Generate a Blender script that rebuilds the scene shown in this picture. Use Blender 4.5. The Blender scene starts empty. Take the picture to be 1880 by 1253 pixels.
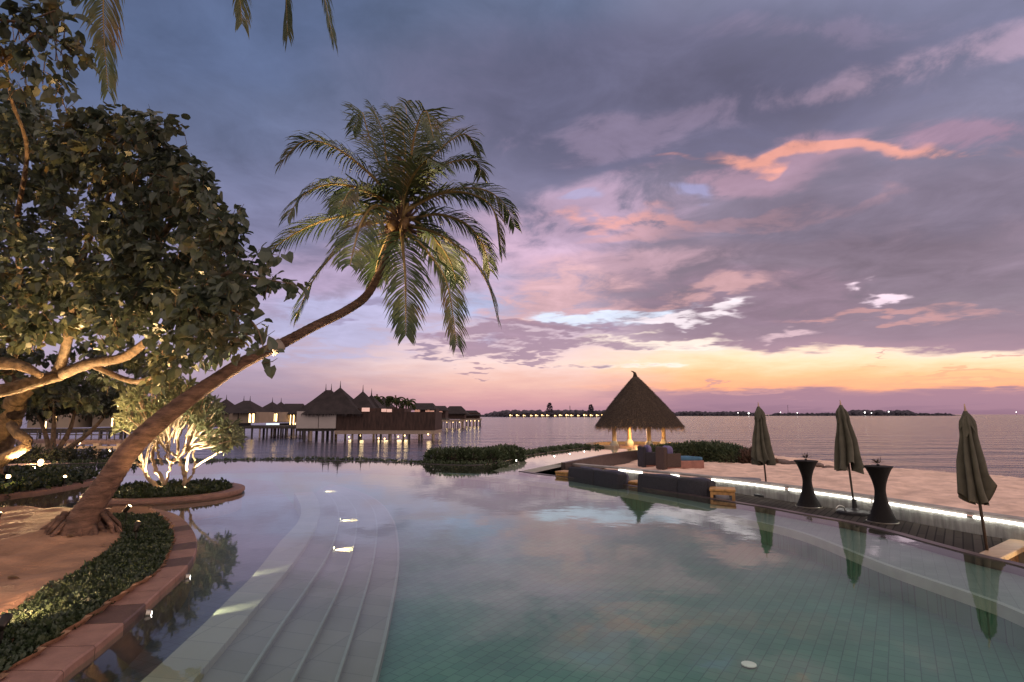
import bpy, math, random
from math import radians as R, sin, cos, pi, atan2, sqrt, tan, exp
from mathutils import Vector, Matrix
from mathutils.geometry import tessellate_polygon
random.seed(7)
S = bpy.context.scene
COL = S.collection

# ------------------------------------------------------------------ camera
FPX, CX, CY, H, PITCH = 1044.4, 940.0, 626.5, 1.7, math.atan(134.5/1044.4)
cam = bpy.data.cameras.new("camera"); cam_o = bpy.data.objects.new("camera", cam); COL.objects.link(cam_o)
cam.sensor_width = 36; cam.lens = FPX/1880*36; cam.clip_start = .05; cam.clip_end = 9000
cam_o.location = (0, 0, H); cam_o.rotation_euler = (pi/2+PITCH, 0, 0)
S.camera = cam_o
S.view_settings.view_transform = 'Standard'; S.view_settings.look = 'None'
S.view_settings.exposure = 0; S.view_settings.gamma = 1
S.cycles.max_bounces = 7; S.cycles.transparent_max_bounces = 12
S.cycles.caustics_reflective = False; S.cycles.caustics_refractive = False
S.cycles.sample_clamp_indirect = 4

def ray(px, py):
    x = (px-CX)/FPX; y = (CY-py)/FPX
    return Vector((x, cos(PITCH)-y*sin(PITCH), sin(PITCH)+y*cos(PITCH)))
def G(px, py, z=0.0):                      # where the sight line meets the level z
    d = ray(px, py); t = (z-H)/d.z
    return Vector((d.x*t, d.y*t, z))
def D(px, py, Y):                          # the point at distance Y
    d = ray(px, py); t = Y/d.y
    return Vector((d.x*t, Y, H+d.z*t))
def s2l(c):
    return tuple(((v/255)/12.92 if v/255 <= .04045 else ((v/255+.055)/1.055)**2.4) for v in c)

# ------------------------------------------------------------------ world: dusk sky with clouds
W = bpy.data.worlds.new("World"); S.world = W; W.use_nodes = True
NT = W.node_tree; NT.nodes.clear()
def N(t, **k):
    n = NT.nodes.new(t)
    for a, b in k.items(): setattr(n, a, b)
    return n
def put(sock, v):
    if hasattr(v, 'is_linked') or hasattr(v, 'links'): NT.links.new(v, sock)
    else: sock.default_value = v
def m(op, a, b=None, c=None, clamp=False):
    n = N('ShaderNodeMath', operation=op, use_clamp=clamp)
    put(n.inputs[0], a)
    if b is not None: put(n.inputs[1], b)
    if c is not None: put(n.inputs[2], c)
    return n.outputs[0]
def sstep(v, a, b):
    n = N('ShaderNodeMapRange', interpolation_type='SMOOTHSTEP')
    put(n.inputs[0], v); n.inputs[1].default_value = a; n.inputs[2].default_value = b
    n.inputs[3].default_value = 0; n.inputs[4].default_value = 1
    return n.outputs[0]
def mixc(f, a, b, mode='MIX'):
    n = N('ShaderNodeMix', data_type='RGBA', blend_type=mode)
    put(n.inputs[0], f); put(n.inputs[6], a if not isinstance(a, tuple) else a+(1,)); put(n.inputs[7], b if not isinstance(b, tuple) else b+(1,))
    return n.outputs[2]
tc = N('ShaderNodeTexCoord'); sp = N('ShaderNodeSeparateXYZ'); NT.links.new(tc.outputs['Generated'], sp.inputs[0])
X, Y_, Z = sp.outputs
az = m('DEGREES', m('ARCTAN2', X, Y_)); el = m('DEGREES', m('ARCSINE', Z))
def ae(px, py):
    d = ray(px, py).normalized(); return math.degrees(atan2(d.x, d.y)), math.degrees(math.asin(d.z))
den = m('ADD', m('MAXIMUM', Z, 0.0), .10)
cp = N('ShaderNodeCombineXYZ'); NT.links.new(m('DIVIDE', X, den), cp.inputs[0]); NT.links.new(m('DIVIDE', Y_, den), cp.inputs[1])
ca = N('ShaderNodeCombineXYZ'); NT.links.new(m('MULTIPLY', az, .035), ca.inputs[0]); NT.links.new(m('MULTIPLY', m('SUBTRACT', el, m('MULTIPLY', az, .10)), .13), ca.inputs[1])
def noise(vec, scale, detail, rough=.55, off=(0, 0, 0), sc=(1, 1, 1), dist=0.):
    mp = N('ShaderNodeMapping'); NT.links.new(vec, mp.inputs[0]); mp.inputs['Location'].default_value = off; mp.inputs['Scale'].default_value = sc
    n = N('ShaderNodeTexNoise', noise_dimensions='2D'); NT.links.new(mp.outputs[0], n.inputs['Vector'])
    n.inputs['Scale'].default_value = scale; n.inputs['Detail'].default_value = detail; n.inputs['Roughness'].default_value = rough; n.inputs['Distortion'].default_value = dist
    return n.outputs[0]
n_wrp = noise(cp.outputs[0], 1.3, 4, .55, (1.3, 4.2, 0))
n_wr2 = noise(cp.outputs[0], 1.5, 4, .55, (7.7, 2.2, 5))
n_fin = noise(cp.outputs[0], 3.4, 6, .62, (2.5, 9.1, 0), (1, 1, 1), .3)
n_soft = noise(cp.outputs[0], 1.15, 5, .55, (5.5, 3.3, 2), (1, 1, 1), .3)
azw = m('ADD', az, m('MULTIPLY', m('SUBTRACT', n_wrp, .5), 9.0))
elf = m('MINIMUM', m('ADD', m('MULTIPLY', m('MAXIMUM', el, 0.), .16), .18), 1.0)       # warp dies towards the horizon
elw = m('ADD', el, m('MULTIPLY', m('MULTIPLY', m('SUBTRACT', n_wr2, .5), 7.5), elf))
def ramp(v, stops, lo=0., hi=40.):
    n = N('ShaderNodeValToRGB'); e = n.color_ramp
    NT.links.new(m('DIVIDE', m('SUBTRACT', v, lo), hi-lo), n.inputs[0])
    while len(e.elements) < len(stops): e.elements.new(.5)
    for k, (p, c) in enumerate(stops):
        e.elements[k].position = (p-lo)/(hi-lo); e.elements[k].color = s2l(c)+(1,)
    return n.outputs[0]
el2 = m('DEGREES', m('ARCTAN2', Z, m('MAXIMUM', Y_, .3)))
elr = m('ADD', el2, m('MULTIPLY', m('MULTIPLY', m('ADD', m('SUBTRACT', n_wr2, .5), m('MULTIPLY', m('SUBTRACT', n_fin, .5), .5)), 2.4), elf))
rl = ramp(elr, [(0, (136, 112, 136)), (2.5, (156, 132, 156)), (5, (174, 150, 174)), (8, (170, 154, 188)), (12, (148, 134, 172)), (18, (118, 117, 156)), (26, (94, 104, 142)), (36, (72, 92, 129))])
rc = ramp(elr, [(0, (178, 120, 140)), (1.6, (208, 144, 146)), (3.3, (230, 172, 156)), (5.2, (240, 202, 194)), (7.5, (214, 184, 198)), (10, (194, 168, 192)), (15, (164, 140, 170)), (20, (125, 117, 150)), (29, (97, 102, 135)), (37, (84, 97, 131))])
rr = ramp(elr, [(0, (140, 100, 124)), (1.2, (158, 114, 138)), (2.3, (172, 120, 136)), (2.8, (250, 152, 84)), (4.1, (255, 178, 104)), (5.3, (255, 212, 160)), (6.2, (255, 218, 186)), (6.7, (166, 128, 146)), (8, (148, 119, 138)), (12, (138, 119, 136)), (20, (133, 119, 141)), (27, (119, 113, 141)), (37, (109, 111, 141))])
col = mixc(sstep(azw, -27, -2), rl, rc)
col = mixc(sstep(azw, 4, 19), col, rr)
wv = N('ShaderNodeCombineXYZ'); NT.links.new(azw, wv.inputs[0]); NT.links.new(elw, wv.inputs[1])
RAG = {}
def blob(px, py, sx, sy, c, amt=1., rot=0., rag=1., lo=.25, hi=.8):
    """a cloud patch placed on the sky by its bearing and height"""
    global col
    a0, e0 = ae(px, py); a1, _ = ae(px+sx, py); _, e1 = ae(px, py-sy)
    sa = max(.3, a1-a0)*1.7; se = max(.15, e1-e0)*1.7; rot -= math.degrees(math.atan(tan(R(e0))*sin(R(a0))))
    if rag not in RAG:
        RAG[rag] = m('ADD', 1.0, m('MULTIPLY', m('SUBTRACT', n_fin, .5), rag*2.6))
    mp = N('ShaderNodeMapping', vector_type='TEXTURE'); NT.links.new(wv.outputs[0], mp.inputs[0])
    mp.inputs['Location'].default_value = (a0, e0, 0); mp.inputs['Rotation'].default_value = (0, 0, R(rot)); mp.inputs['Scale'].default_value = (sa, se, 1)
    g = N('ShaderNodeTexGradient', gradient_type='SPHERICAL'); NT.links.new(mp.outputs[0], g.inputs[0])
    n = N('ShaderNodeMapRange', interpolation_type='SMOOTHSTEP')
    NT.links.new(m('MULTIPLY', g.outputs[1], RAG[rag]), n.inputs[0]); n.inputs[1].default_value = lo; n.inputs[2].default_value = hi
    n.inputs[3].default_value = 0; n.inputs[4].default_value = amt
    col = mixc(n.outputs[0], col, s2l(c))
#BLOBS
blob(250, 60, 420, 150, (70, 87, 128), .6, 0, .6, .05, .7)
blob(1180, 190, 560, 130, (95, 92, 124), .7, 4, .6, .1, .6)
blob(1640, 150, 300, 40, (166, 138, 162), .7, 14, 1.9, .15, .8)
blob(1500, 60, 220, 30, (134, 118, 148), .45, 6, 1.9, .15, .8)
blob(1200, 240, 330, 34, (142, 122, 152), .55, 9, 1.9, .15, .8)
blob(600, 590, 250, 55, (164, 168, 212), .6, 3, 1.2, .1, .8)
blob(890, 560, 62, 50, (158, 176, 222), .8, 0, 1., .1, .8)
blob(640, 500, 300, 45, (176, 150, 186), .6, 5, 1., .1, .8)
blob(690, 575, 70, 10, (138, 124, 160), .8, 3, 1., .15, .7)
blob(1030, 420, 220, 60, (184, 150, 178), .75, 8, 1.8, .1, .8)
blob(960, 500, 110, 50, (196, 158, 184), .7, 8, 1., .1, .8)
blob(1280, 395, 270, 11, (218, 142, 136), .9, 5, 1.7, .12, .7)
blob(1180, 425, 110, 14, (206, 146, 152), .7, 5, 1.1, .12, .7)
blob(1420, 312, 240, 26, (182, 136, 158), .6, 5, 2.2, .12, .8)
blob(1540, 300, 290, 10, (230, 140, 116), .9, 0, 1.7, .12, .7)
blob(1800, 262, 170, 22, (160, 118, 142), .6, 5, 2.0, .12, .8)
blob(1250, 352, 46, 11, (146, 144, 194), .75, 4, 2., .12, .8)
blob(1065, 372, 36, 10, (156, 152, 196), .65, 4, 2., .12, .8)
blob(1560, 400, 420, 62, (120, 106, 128), .8, 4, .7, .05, .5)
blob(1500, 480, 400, 55, (128, 108, 126), .8, 3, .7, .05, .5)
blob(1150, 490, 180, 30, (192, 146, 160), .6, 5, 1.1, .15, .8)
blob(1360, 550, 250, 36, (140, 112, 132), .85, -2, .9, .1, .6)
blob(1010, 555, 120, 45, (204, 154, 160), .85, 8, 1.8, .12, .8)
blob(1040, 592, 90, 14, (236, 168, 144), .75, 6, 1.1, .12, .8)
blob(1110, 578, 100, 20, (206, 214, 236), 1., 3, 1.5, .1, .55)
blob(1245, 582, 75, 9, (240, 222, 230), .95, 4, 1.1, .12, .6)
blob(1290, 540, 130, 13, (208, 150, 148), .6, 4, 1.2, .15, .8)
blob(1603, 539, 46, 13, (236, 206, 222), .95, 3, 1.9, .12, .65)
blob(1640, 572, 190, 9, (198, 136, 134), .7, 0, 1.2, .15, .8)
blob(1480, 614, 60, 9, (220, 180, 190), .8, 3, 1.1, .15, .8)
blob(1190, 638, 130, 15, (253, 230, 212), .9, -2, .6, .1, .6)
blob(960, 632, 190, 15, (158, 124, 148), .9, -3, 1.4, .12, .6)
blob(1010, 603, 120, 10, (150, 118, 144), .85, 0, 1., .12, .6)
blob(800, 652, 34, 7, (140, 114, 146), .8, 0, 1., .15, .7)
blob(985, 662, 46, 5, (156, 120, 148), .8, 0, 1., .15, .7)
blob(870, 685, 34, 4, (164, 124, 144), .8, 0, 1., .15, .7)
blob(1640, 738, 520, 11, (160, 114, 136), .7, 0, .3, .1, .5)
blob(1330, 718, 150, 4, (196, 134, 136), .7, -1, .8, .15, .7)
blob(1760, 694, 200, 5, (246, 150, 94), .7, 0, .8, .15, .7)
blob(1640, 655, 22, 3, (206, 150, 140), .8, 0, .8, .15, .7)
blob(1830, 650, 50, 3, (214, 152, 136), .8, 0, .8, .15, .7)
#ENDBLOBS
# texture of the cloud deck
tex = m('ADD', 1.0, m('MULTIPLY', m('MULTIPLY', m('SUBTRACT', n_fin, .5), .72), sstep(el, 3., 12.)))
tex = m('MULTIPLY', tex, m('ADD', 1.0, m('MULTIPLY', m('MULTIPLY', m('SUBTRACT', n_soft, .5), .7), sstep(el, 5., 14.))))
vm = N('ShaderNodeVectorMath', operation='SCALE'); NT.links.new(col, vm.inputs[0]); NT.links.new(tex, vm.inputs[3])
col = vm.outputs[0]
# out of view, overhead and behind, the sky is brightened to fill the scene
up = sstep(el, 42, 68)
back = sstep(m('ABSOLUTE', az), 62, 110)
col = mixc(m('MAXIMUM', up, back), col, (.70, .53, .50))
sky = N('ShaderNodeTexSky', sky_type='NISHITA'); sky.sun_disc = False; sky.sun_elevation = R(14); sky.sun_rotation = R(78)
sk = N('ShaderNodeVectorMath', operation='SCALE'); NT.links.new(sky.outputs[0], sk.inputs[0]); sk.inputs[3].default_value = .002
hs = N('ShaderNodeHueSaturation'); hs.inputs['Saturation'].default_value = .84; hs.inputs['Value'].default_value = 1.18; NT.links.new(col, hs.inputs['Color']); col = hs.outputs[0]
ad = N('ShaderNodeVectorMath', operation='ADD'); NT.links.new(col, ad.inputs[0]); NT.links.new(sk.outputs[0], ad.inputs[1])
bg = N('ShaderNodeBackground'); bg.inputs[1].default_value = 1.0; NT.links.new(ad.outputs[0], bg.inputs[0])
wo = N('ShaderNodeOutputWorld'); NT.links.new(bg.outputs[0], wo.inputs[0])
W.cycles.sampling_method = 'MANUAL'; W.cycles.sample_map_resolution = 512

# ------------------------------------------------------------------ the last glow of the sun
sl = bpy.data.lights.new("sun", 'SUN'); sl.energy = .6; sl.angle = R(20); sl.color = (1, .6, .45)
so = bpy.data.objects.new("sun", sl); COL.objects.link(so)
sdir = Vector((sin(R(78))*cos(R(14)), cos(R(78))*cos(R(14)), sin(R(14))))
so.rotation_euler = sdir.to_track_quat('Z', 'Y').to_euler()

# ------------------------------------------------------------------ materials
def nodes_of(mt): return mt.node_tree.nodes, mt.node_tree.links
def mat(name, c, rough=.7, var=.25, scale=6., bump=0., bscale=40., metal=0., spec=.5, stretch=(1, 1, 1), c2=None, coat=0., trans=0.):
    """a surface whose own colour wanders a little with a noise, with an optional fine relief"""
    mt = bpy.data.materials.new(name); mt.use_nodes = True; n, l = nodes_of(mt); b = n['Principled BSDF']
    b.inputs['Roughness'].default_value = rough; b.inputs['Metallic'].default_value = metal
    b.inputs['Specular IOR Level'].default_value = spec; b.inputs['Coat Weight'].default_value = coat
    t = n.new('ShaderNodeTexCoord'); mp = n.new('ShaderNodeMapping'); l.new(t.outputs['Object'], mp.inputs[0]); mp.inputs['Scale'].default_value = stretch
    nz = n.new('ShaderNodeTexNoise'); l.new(mp.outputs[0], nz.inputs['Vector']); nz.inputs['Scale'].default_value = scale; nz.inputs['Detail'].default_value = 5
    r = n.new('ShaderNodeValToRGB'); l.new(nz.outputs[0], r.inputs[0])
    d = c2 if c2 else tuple(v*(1-var) for v in c); u = c if c2 else tuple(v*(1+var) for v in c)
    r.color_ramp.elements[0].color = d+(1,); r.color_ramp.elements[1].color = u+(1,)
    r.color_ramp.elements[0].position = .32; r.color_ramp.elements[1].position = .68
    l.new(r.outputs[0], b.inputs['Base Color'])
    if bump:
        n2 = n.new('ShaderNodeTexNoise'); l.new(mp.outputs[0], n2.inputs['Vector']); n2.inputs['Scale'].default_value = bscale; n2.inputs['Detail'].default_value = 4
        bp = n.new('ShaderNodeBump'); bp.inputs['Strength'].default_value = bump; bp.inputs['Distance'].default_value = .03
        l.new(n2.outputs[0], bp.inputs['Height']); l.new(bp.outputs[0], b.inputs['Normal'])
    if trans:
        o = n['Material Output']; tr = n.new('ShaderNodeBsdfTranslucent'); l.new(r.outputs[0], tr.inputs[0])
        mx = n.new('ShaderNodeMixShader'); mx.inputs[0].default_value = trans
        l.new(b.outputs[0], mx.inputs[1]); l.new(tr.outputs[0], mx.inputs[2]); l.new(mx.outputs[0], o.inputs[0])
    return mt
def emit(name, c, s):
    mt = bpy.data.materials.new(name); mt.use_nodes = True; n, l = nodes_of(mt); b = n['Principled BSDF']
    b.inputs['Base Color'].default_value = (.8, .8, .8, 1); b.inputs['Emission Color'].default_value = c+(1,); b.inputs['Emission Strength'].default_value = s
    return mt
def leafmat(name, cols, rough=.45, scale=9., trans=.25):
    """leaves: several greens picked clump by clump"""
    mt = mat(name, cols[0], rough, trans=trans, scale=scale); n, l = nodes_of(mt)
    r = [x for x in n if x.type == 'VALTORGB'][0].color_ramp
    while len(r.elements) < len(cols): r.elements.new(.5)
    for k, c in enumerate(cols):
        r.elements[k].position = .28+.46*k/(len(cols)-1); r.elements[k].color = c+(1,)
    return mt
def tiles(name, c1, c2, mortar, w, h, rot=0., rough=.5, msize=.01, offset=0., var=.5, spec=.5):
    mt = bpy.data.materials.new(name); mt.use_nodes = True; n, l = nodes_of(mt); b = n['Principled BSDF']; b.inputs['Roughness'].default_value = rough; b.inputs['Specular IOR Level'].default_value = spec
    t = n.new('ShaderNodeTexCoord'); mp = n.new('ShaderNodeMapping'); l.new(t.outputs['Object'], mp.inputs[0]); mp.inputs['Rotation'].default_value = (0, 0, rot)
    br = n.new('ShaderNodeTexBrick'); l.new(mp.outputs[0], br.inputs['Vector']); br.offset = offset; br.squash = 1
    br.inputs['Scale'].default_value = 1; br.inputs['Brick Width'].default_value = w; br.inputs['Row Height'].default_value = h
    br.inputs['Mortar Size'].default_value = msize; br.inputs['Mortar Smooth'].default_value = .3
    br.inputs['Color1'].default_value = c1+(1,); br.inputs['Color2'].default_value = c2+(1,); br.inputs['Mortar'].default_value = mortar+(1,)
    nz = n.new('ShaderNodeTexNoise'); l.new(mp.outputs[0], nz.inputs['Vector']); nz.inputs['Scale'].default_value = 1.1; nz.inputs['Detail'].default_value = 6
    mr = n.new('ShaderNodeMapRange'); l.new(nz.outputs[0], mr.inputs[0]); mr.inputs[3].default_value = 1-var; mr.inputs[4].default_value = 1+var
    sc = n.new('ShaderNodeVectorMath'); sc.operation = 'SCALE'; l.new(br.outputs[0], sc.inputs[0]); l.new(mr.outputs[0], sc.inputs[3])
    l.new(sc.outputs[0], b.inputs['Base Color'])
    return mt

# ------------------------------------------------------------------ mesh building
def tag(o, label=None, cat=None, group=None, kind=None):
    if label: o['label'] = label
    if cat: o['category'] = cat
    if group: o['group'] = group
    if kind: o['kind'] = kind
    return o
def thing(name, label, cat, loc, group=None):
    o = bpy.data.objects.new(name, None); COL.objects.link(o); o.location = loc; o.empty_display_size = .2
    return tag(o, label, cat, group)
class MB:
    """collects shapes in world coordinates and links them as ONE mesh object"""
    def __init__(s): s.v = []; s.f = []; s.mi = []
    def add(s, vs, fs, mi=0):
        k = len(s.v); s.v += [tuple(v) for v in vs]; s.f += [tuple(i+k for i in f) for f in fs]; s.mi += [mi]*len(fs); return s
    def box(s, c, d, rz=0., mi=0, tilt=0., taper=1., bev=0.):
        """box by centre and full size, bevelled on request"""
        x, y, z = d[0]/2, d[1]/2, d[2]/2; M = Matrix.Rotation(rz, 3, 'Z') @ Matrix.Rotation(tilt, 3, 'X'); c = Vector(c)
        if bev:
            b = min(bev, x*.45, y*.45, z*.45); vs = []; k = 0
            prof = [(-z, b), (-z+b, 0), (z-b, 0), (z, b)]
            for h, i in prof:
                tp = taper if h > 0 else 1.
                xx, yy = (x-i)*tp, (y-i)*tp; q = b*.7
                for px_, py_ in ((-xx+q, -yy), (xx-q, -yy), (xx, -yy+q), (xx, yy-q), (xx-q, yy), (-xx+q, yy), (-xx, yy-q), (-xx, -yy+q)):
                    vs.append(c+M@Vector((px_, py_, h)))
            fs = [tuple(reversed(range(8))), tuple(range(24, 32))]
            for r in range(3):
                for j in range(8): fs.append((r*8+j, r*8+(j+1) % 8, r*8+8+(j+1) % 8, r*8+8+j))
            return s.add(vs, fs, mi)
        t = taper
        vs = [c+M@Vector(p) for p in ((-x, -y, -z), (x, -y, -z), (x, y, -z), (-x, y, -z), (-x*t, -y*t, z), (x*t, -y*t, z), (x*t, y*t, z), (-x*t, y*t, z))]
        return s.add(vs, [(3, 2, 1, 0), (4, 5, 6, 7), (0, 1, 5, 4), (1, 2, 6, 5), (2, 3, 7, 6), (3, 0, 4, 7)], mi)
    def tube(s, pts, rad, n=8, mi=0, cap=True, wob=0.):
        pts = [Vector(p) for p in pts]; rad = rad if hasattr(rad, '__len__') else [rad]*len(pts)
        vs = []; fs = []; up = Vector((.31, .17, .93))
        for i, p in enumerate(pts):
            t = (pts[min(i+1, len(pts)-1)]-pts[max(i-1, 0)]).normalized()
            a = t.cross(up); a = a.normalized() if a.length > .05 else t.cross(Vector((1, 0, 0))).normalized(); b = t.cross(a)
            for j in range(n):
                r = rad[i]*(1+wob*random.uniform(-1, 1)); th = 2*pi*j/n
                vs.append(p+(a*cos(th)+b*sin(th))*r)
        for i in range(len(pts)-1):
            for j in range(n): fs.append((i*n+j, i*n+(j+1) % n, i*n+n+(j+1) % n, i*n+n+j))
        if cap: fs += [tuple(reversed(range(n))), tuple(range((len(pts)-1)*n, len(pts)*n))]
        return s.add(vs, fs, mi)
    def lathe(s, c, prof, n=24, mi=0, fn=None):
        """turned shape: prof = [(radius, height)], fn(theta, k) scales the radius"""
        c = Vector(c); vs = []; fs = []
        for k, (r, z) in enumerate(prof):
            for j in range(n):
                th = 2*pi*j/n; q = r*(fn(th, k) if fn else 1); vs.append(c+Vector((q*cos(th), q*sin(th), z)))
        for k in range(len(prof)-1):
            for j in range(n): fs.append((k*n+j, k*n+(j+1) % n, k*n+n+(j+1) % n, k*n+n+j))
        fs += [tuple(reversed(range(n))), tuple(range((len(prof)-1)*n, len(prof)*n))]
        return s.add(vs, fs, mi)
    def pillow(s, c, d, rz=0., tilt=0., e=.4, mi=0, lump=.012):
        """soft cushion: a rounded box with a slightly uneven skin"""
        M = Matrix.Rotation(rz, 3, 'Z') @ Matrix.Rotation(tilt, 3, 'X'); c = Vector(c); n = 28; k = 16; vs = []; ph = random.uniform(0, 9)
        sg = lambda v, p: math.copysign(abs(v)**p, v)
        for i in range(k+1):
            a = -pi/2+pi*i/k
            for j in range(n):
                b = 2*pi*j/n; r = 1+lump/max(d)*8*sin(3*b+ph)*cos(a)
                vs.append(c+M@Vector((d[0]/2*sg(cos(a), e)*sg(cos(b), e)*r, d[1]/2*sg(cos(a), e)*sg(sin(b), e)*r, d[2]/2*sg(sin(a), e)+lump*sin(2*b+ph)*(i > k/2))))
        return s.add(vs, [(i*n+j, i*n+(j+1) % n, i*n+n+(j+1) % n, i*n+n+j) for i in range(k) for j in range(n)], mi)
    def poly(s, pts, mi=0):
        pts = [Vector(p) for p in pts]; tr = tessellate_polygon([pts]); fs = []
        for a, b, c in tr:
            nrm = (pts[b]-pts[a]).cross(pts[c]-pts[a]); fs.append((a, b, c) if nrm.z >= 0 else (a, c, b))
        return s.add(pts, fs, mi)
    def strip(s, A, B, mi=0):
        k = len(A); vs = list(A)+list(B); fs = [(i, i+1, k+i+1, k+i) for i in range(k-1)]; return s.add(vs, fs, mi)
    def build(s, name, mats, parent=None, smooth=False, origin=None):
        o0 = Vector(origin) if origin is not None else Vector((0, 0, 0))
        q = parent
        while q is not None: o0 = o0+q.location; q = q.parent
        me = bpy.data.meshes.new(name); me.from_pydata([(v[0]-o0.x, v[1]-o0.y, v[2]-o0.z) for v in s.v], [], s.f)
        for mm in (mats if isinstance(mats, (list, tuple)) else [mats]): me.materials.append(mm)
        if any(s.mi): me.polygons.foreach_set('material_index', s.mi)
        if smooth: me.polygons.foreach_set('use_smooth', [True]*len(s.f))
        me.update()
        o = bpy.data.objects.new(name, me); COL.objects.link(o)
        if parent is not None: o.parent = parent
        elif origin is not None: o.location = o0
        return o
def copy_tree(o, parent=None, loc=None, rz=None, scale=None):
    c = o.copy(); COL.objects.link(c)
    if parent is not None: c.parent = parent
    if loc is not None: c.location = loc
    if rz is not None: c.rotation_euler = (0, 0, rz)
    if scale is not None: c.scale = (scale,)*3 if not hasattr(scale, '__len__') else scale
    for ch in [x for x in S.objects if x.parent == o]: copy_tree(ch, c)
    return c
def cr(pts, n=6, closed=False):
    """smooth curve through points"""
    P = [Vector(p) for p in pts]; out = []; L = len(P)
    for i in range(L if closed else L-1):
        a, b, c, d = (P[(i-1) % L], P[i], P[(i+1) % L], P[(i+2) % L]) if closed else (P[max(i-1, 0)], P[i], P[i+1], P[min(i+2, L-1)])
        for k in range(n):
            t = k/n; out.append(.5*((2*b)+(c-a)*t+(2*a-5*b+4*c-d)*t*t+(3*b-a-3*c+d)*t**3))
    if not closed: out.append(P[-1])
    return out
def resample(pts, n):
    L = [0.]
    for a, b in zip(pts, pts[1:]): L.append(L[-1]+(b-a).length)
    out = []; j = 0
    for k in range(n):
        d = L[-1]*k/(n-1)
        while j < len(pts)-2 and L[j+1] < d: j += 1
        t = (d-L[j])/max(1e-9, L[j+1]-L[j]); out.append(pts[j].lerp(pts[j+1], min(1, t)))
    return out
def rv(a=1.): return Vector((random.gauss(0, a), random.gauss(0, a), random.gauss(0, a)))
def inside(x, y, poly):
    c = False; n = len(poly)
    for i in range(n):
        x1, y1 = poly[i]; x2, y2 = poly[i-1]
        if (y1 > y) != (y2 > y) and x < (x2-x1)*(y-y1)/(y2-y1)+x1: c = not c
    return c
def heart_leaf(mb, p, d, nrm, L, mi=0):
    """broad heart shaped leaf, folded a little along its rib"""
    d = d.normalized(); s = d.cross(nrm); s = s.normalized() if s.length > 1e-3 else Vector((1, 0, 0)); u = s.cross(d)
    q = lambda a, b, h: p+s*(a*L)+d*(b*L)+u*(h*L)
    f = random.uniform(.05, .18)
    mb.add([q(0, 0, 0), q(.34, -.08, f), q(.5, .3, f*1.3), q(.3, .72, f*.6), q(0, 1, -.12), q(-.3, .72, f*.6), q(-.5, .3, f*1.3), q(-.34, -.08, f), q(0, .5, -.02)],
           [(0, 1, 2, 8), (8, 2, 3, 4), (8, 4, 5, 6), (0, 8, 6, 7)], mi)
def long_leaf(mb, p, d, nrm, L, w, mi=0):
    d = d.normalized(); s = d.cross(nrm); s = s.normalized() if s.length > 1e-3 else Vector((1, 0, 0)); u = s.cross(d)
    q = lambda a, b, h: p+s*(a*w)+d*(b*L)+u*(h*L)
    mb.add([q(0, 0, 0), q(.5, .45, .05), q(.35, .75, .02), q(0, 1, -.1), q(-.35, .75, .02), q(-.5, .45, .05), q(0, .5, -.01)],
           [(0, 1, 6), (1, 2, 3, 6), (6, 3, 4, 5), (0, 6, 5)], mi)
def small_leaf(mb, p, d, nrm, L, w, mi=0):
    s = d.cross(nrm); s = s.normalized()*w if s.length > 1e-3 else Vector((w, 0, 0))
    mb.add([p, p+d*(L*.5)+s*.5, p+d*L, p+d*(L*.5)-s*.5], [(0, 1, 2, 3)], mi)
def spot(name, loc, target, power, color, angle=60, blend=.6, radius=.04):
    l = bpy.data.lights.new(name, 'SPOT'); l.energy = power; l.color = color; l.spot_size = R(angle); l.spot_blend = blend; l.shadow_soft_size = radius
    o = bpy.data.objects.new(name, l); COL.objects.link(o); o.location = loc
    o.rotation_euler = (Vector(target)-Vector(loc)).to_track_quat('-Z', 'Y').to_euler(); return o
def point(name, loc, power, color, radius=.05):
    l = bpy.data.lights.new(name, 'POINT'); l.energy = power; l.color = color; l.shadow_soft_size = radius
    o = bpy.data.objects.new(name, l); COL.objects.link(o); o.location = loc; return o
WARM = (1, .62, .28); WARM2 = (1, .72, .42); COOL = (1, .93, .82)

# ------------------------------------------------------------------ setting: water, pool, land
sand_m = mat('sand', (.80, .56, .43), .95, .22, 2., .9, 11.)
sand_g = mat('garden sand', (.33, .185, .11), .95, .3, 2.2, .9, 16.)
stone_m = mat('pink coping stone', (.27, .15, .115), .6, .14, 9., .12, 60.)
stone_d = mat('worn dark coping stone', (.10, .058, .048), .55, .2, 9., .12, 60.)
step_m = tiles('grey step tile', (.20, .196, .174), (.235, .228, .204), (.155, .153, .138), .6, .3, .3, .45, .006, 0., .18)
band_m = tiles('pale step wall tile', (.28, .275, .23), (.33, .32, .27), (.23, .225, .2), .5, .3, .2, .45, .006, 0., .18)
nose_m = mat('white nosing tile', (.26, .28, .255), .4, .1)
pool_m = tiles('green pool tile', (.052, .165, .115), (.078, .20, .14), (.026, .09, .062), .145, .115, R(-56), .4, .0048, .5, .45)
shelf_m = tiles('grey shelf tile', (.17, .23, .20), (.21, .27, .235), (.13, .18, .155), .145, .115, R(-56), .4, .004, .5, .25)
mosaic_m = tiles('dark blue mosaic', (.05, .065, .085), (.075, .09, .115), (.035, .04, .05), .12, .12, .4, .35, .006, 0., .5)
rim_m = mat('wet dark pool rim', (.07, .05, .05), .35, .25, 8.)
deck_m = tiles('weathered dark decking', (.035, .029, .025), (.075, .064, .055), (.008, .007, .006), 2.6, .13, R(-52), .9, .012, .37, .45, .1)
conc_m = mat('grey concrete wall', (.33, .33, .30), .8, .35, 3., .3, 18., stretch=(3, 3, .5))
leafgc = leafmat('ground cover leaves', [(.018, .03, .014), (.035, .055, .022), (.06, .075, .03)], .5, 5., .15)
soil_m = mat('dark soil', (.035, .026, .018), .95, .3)

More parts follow.
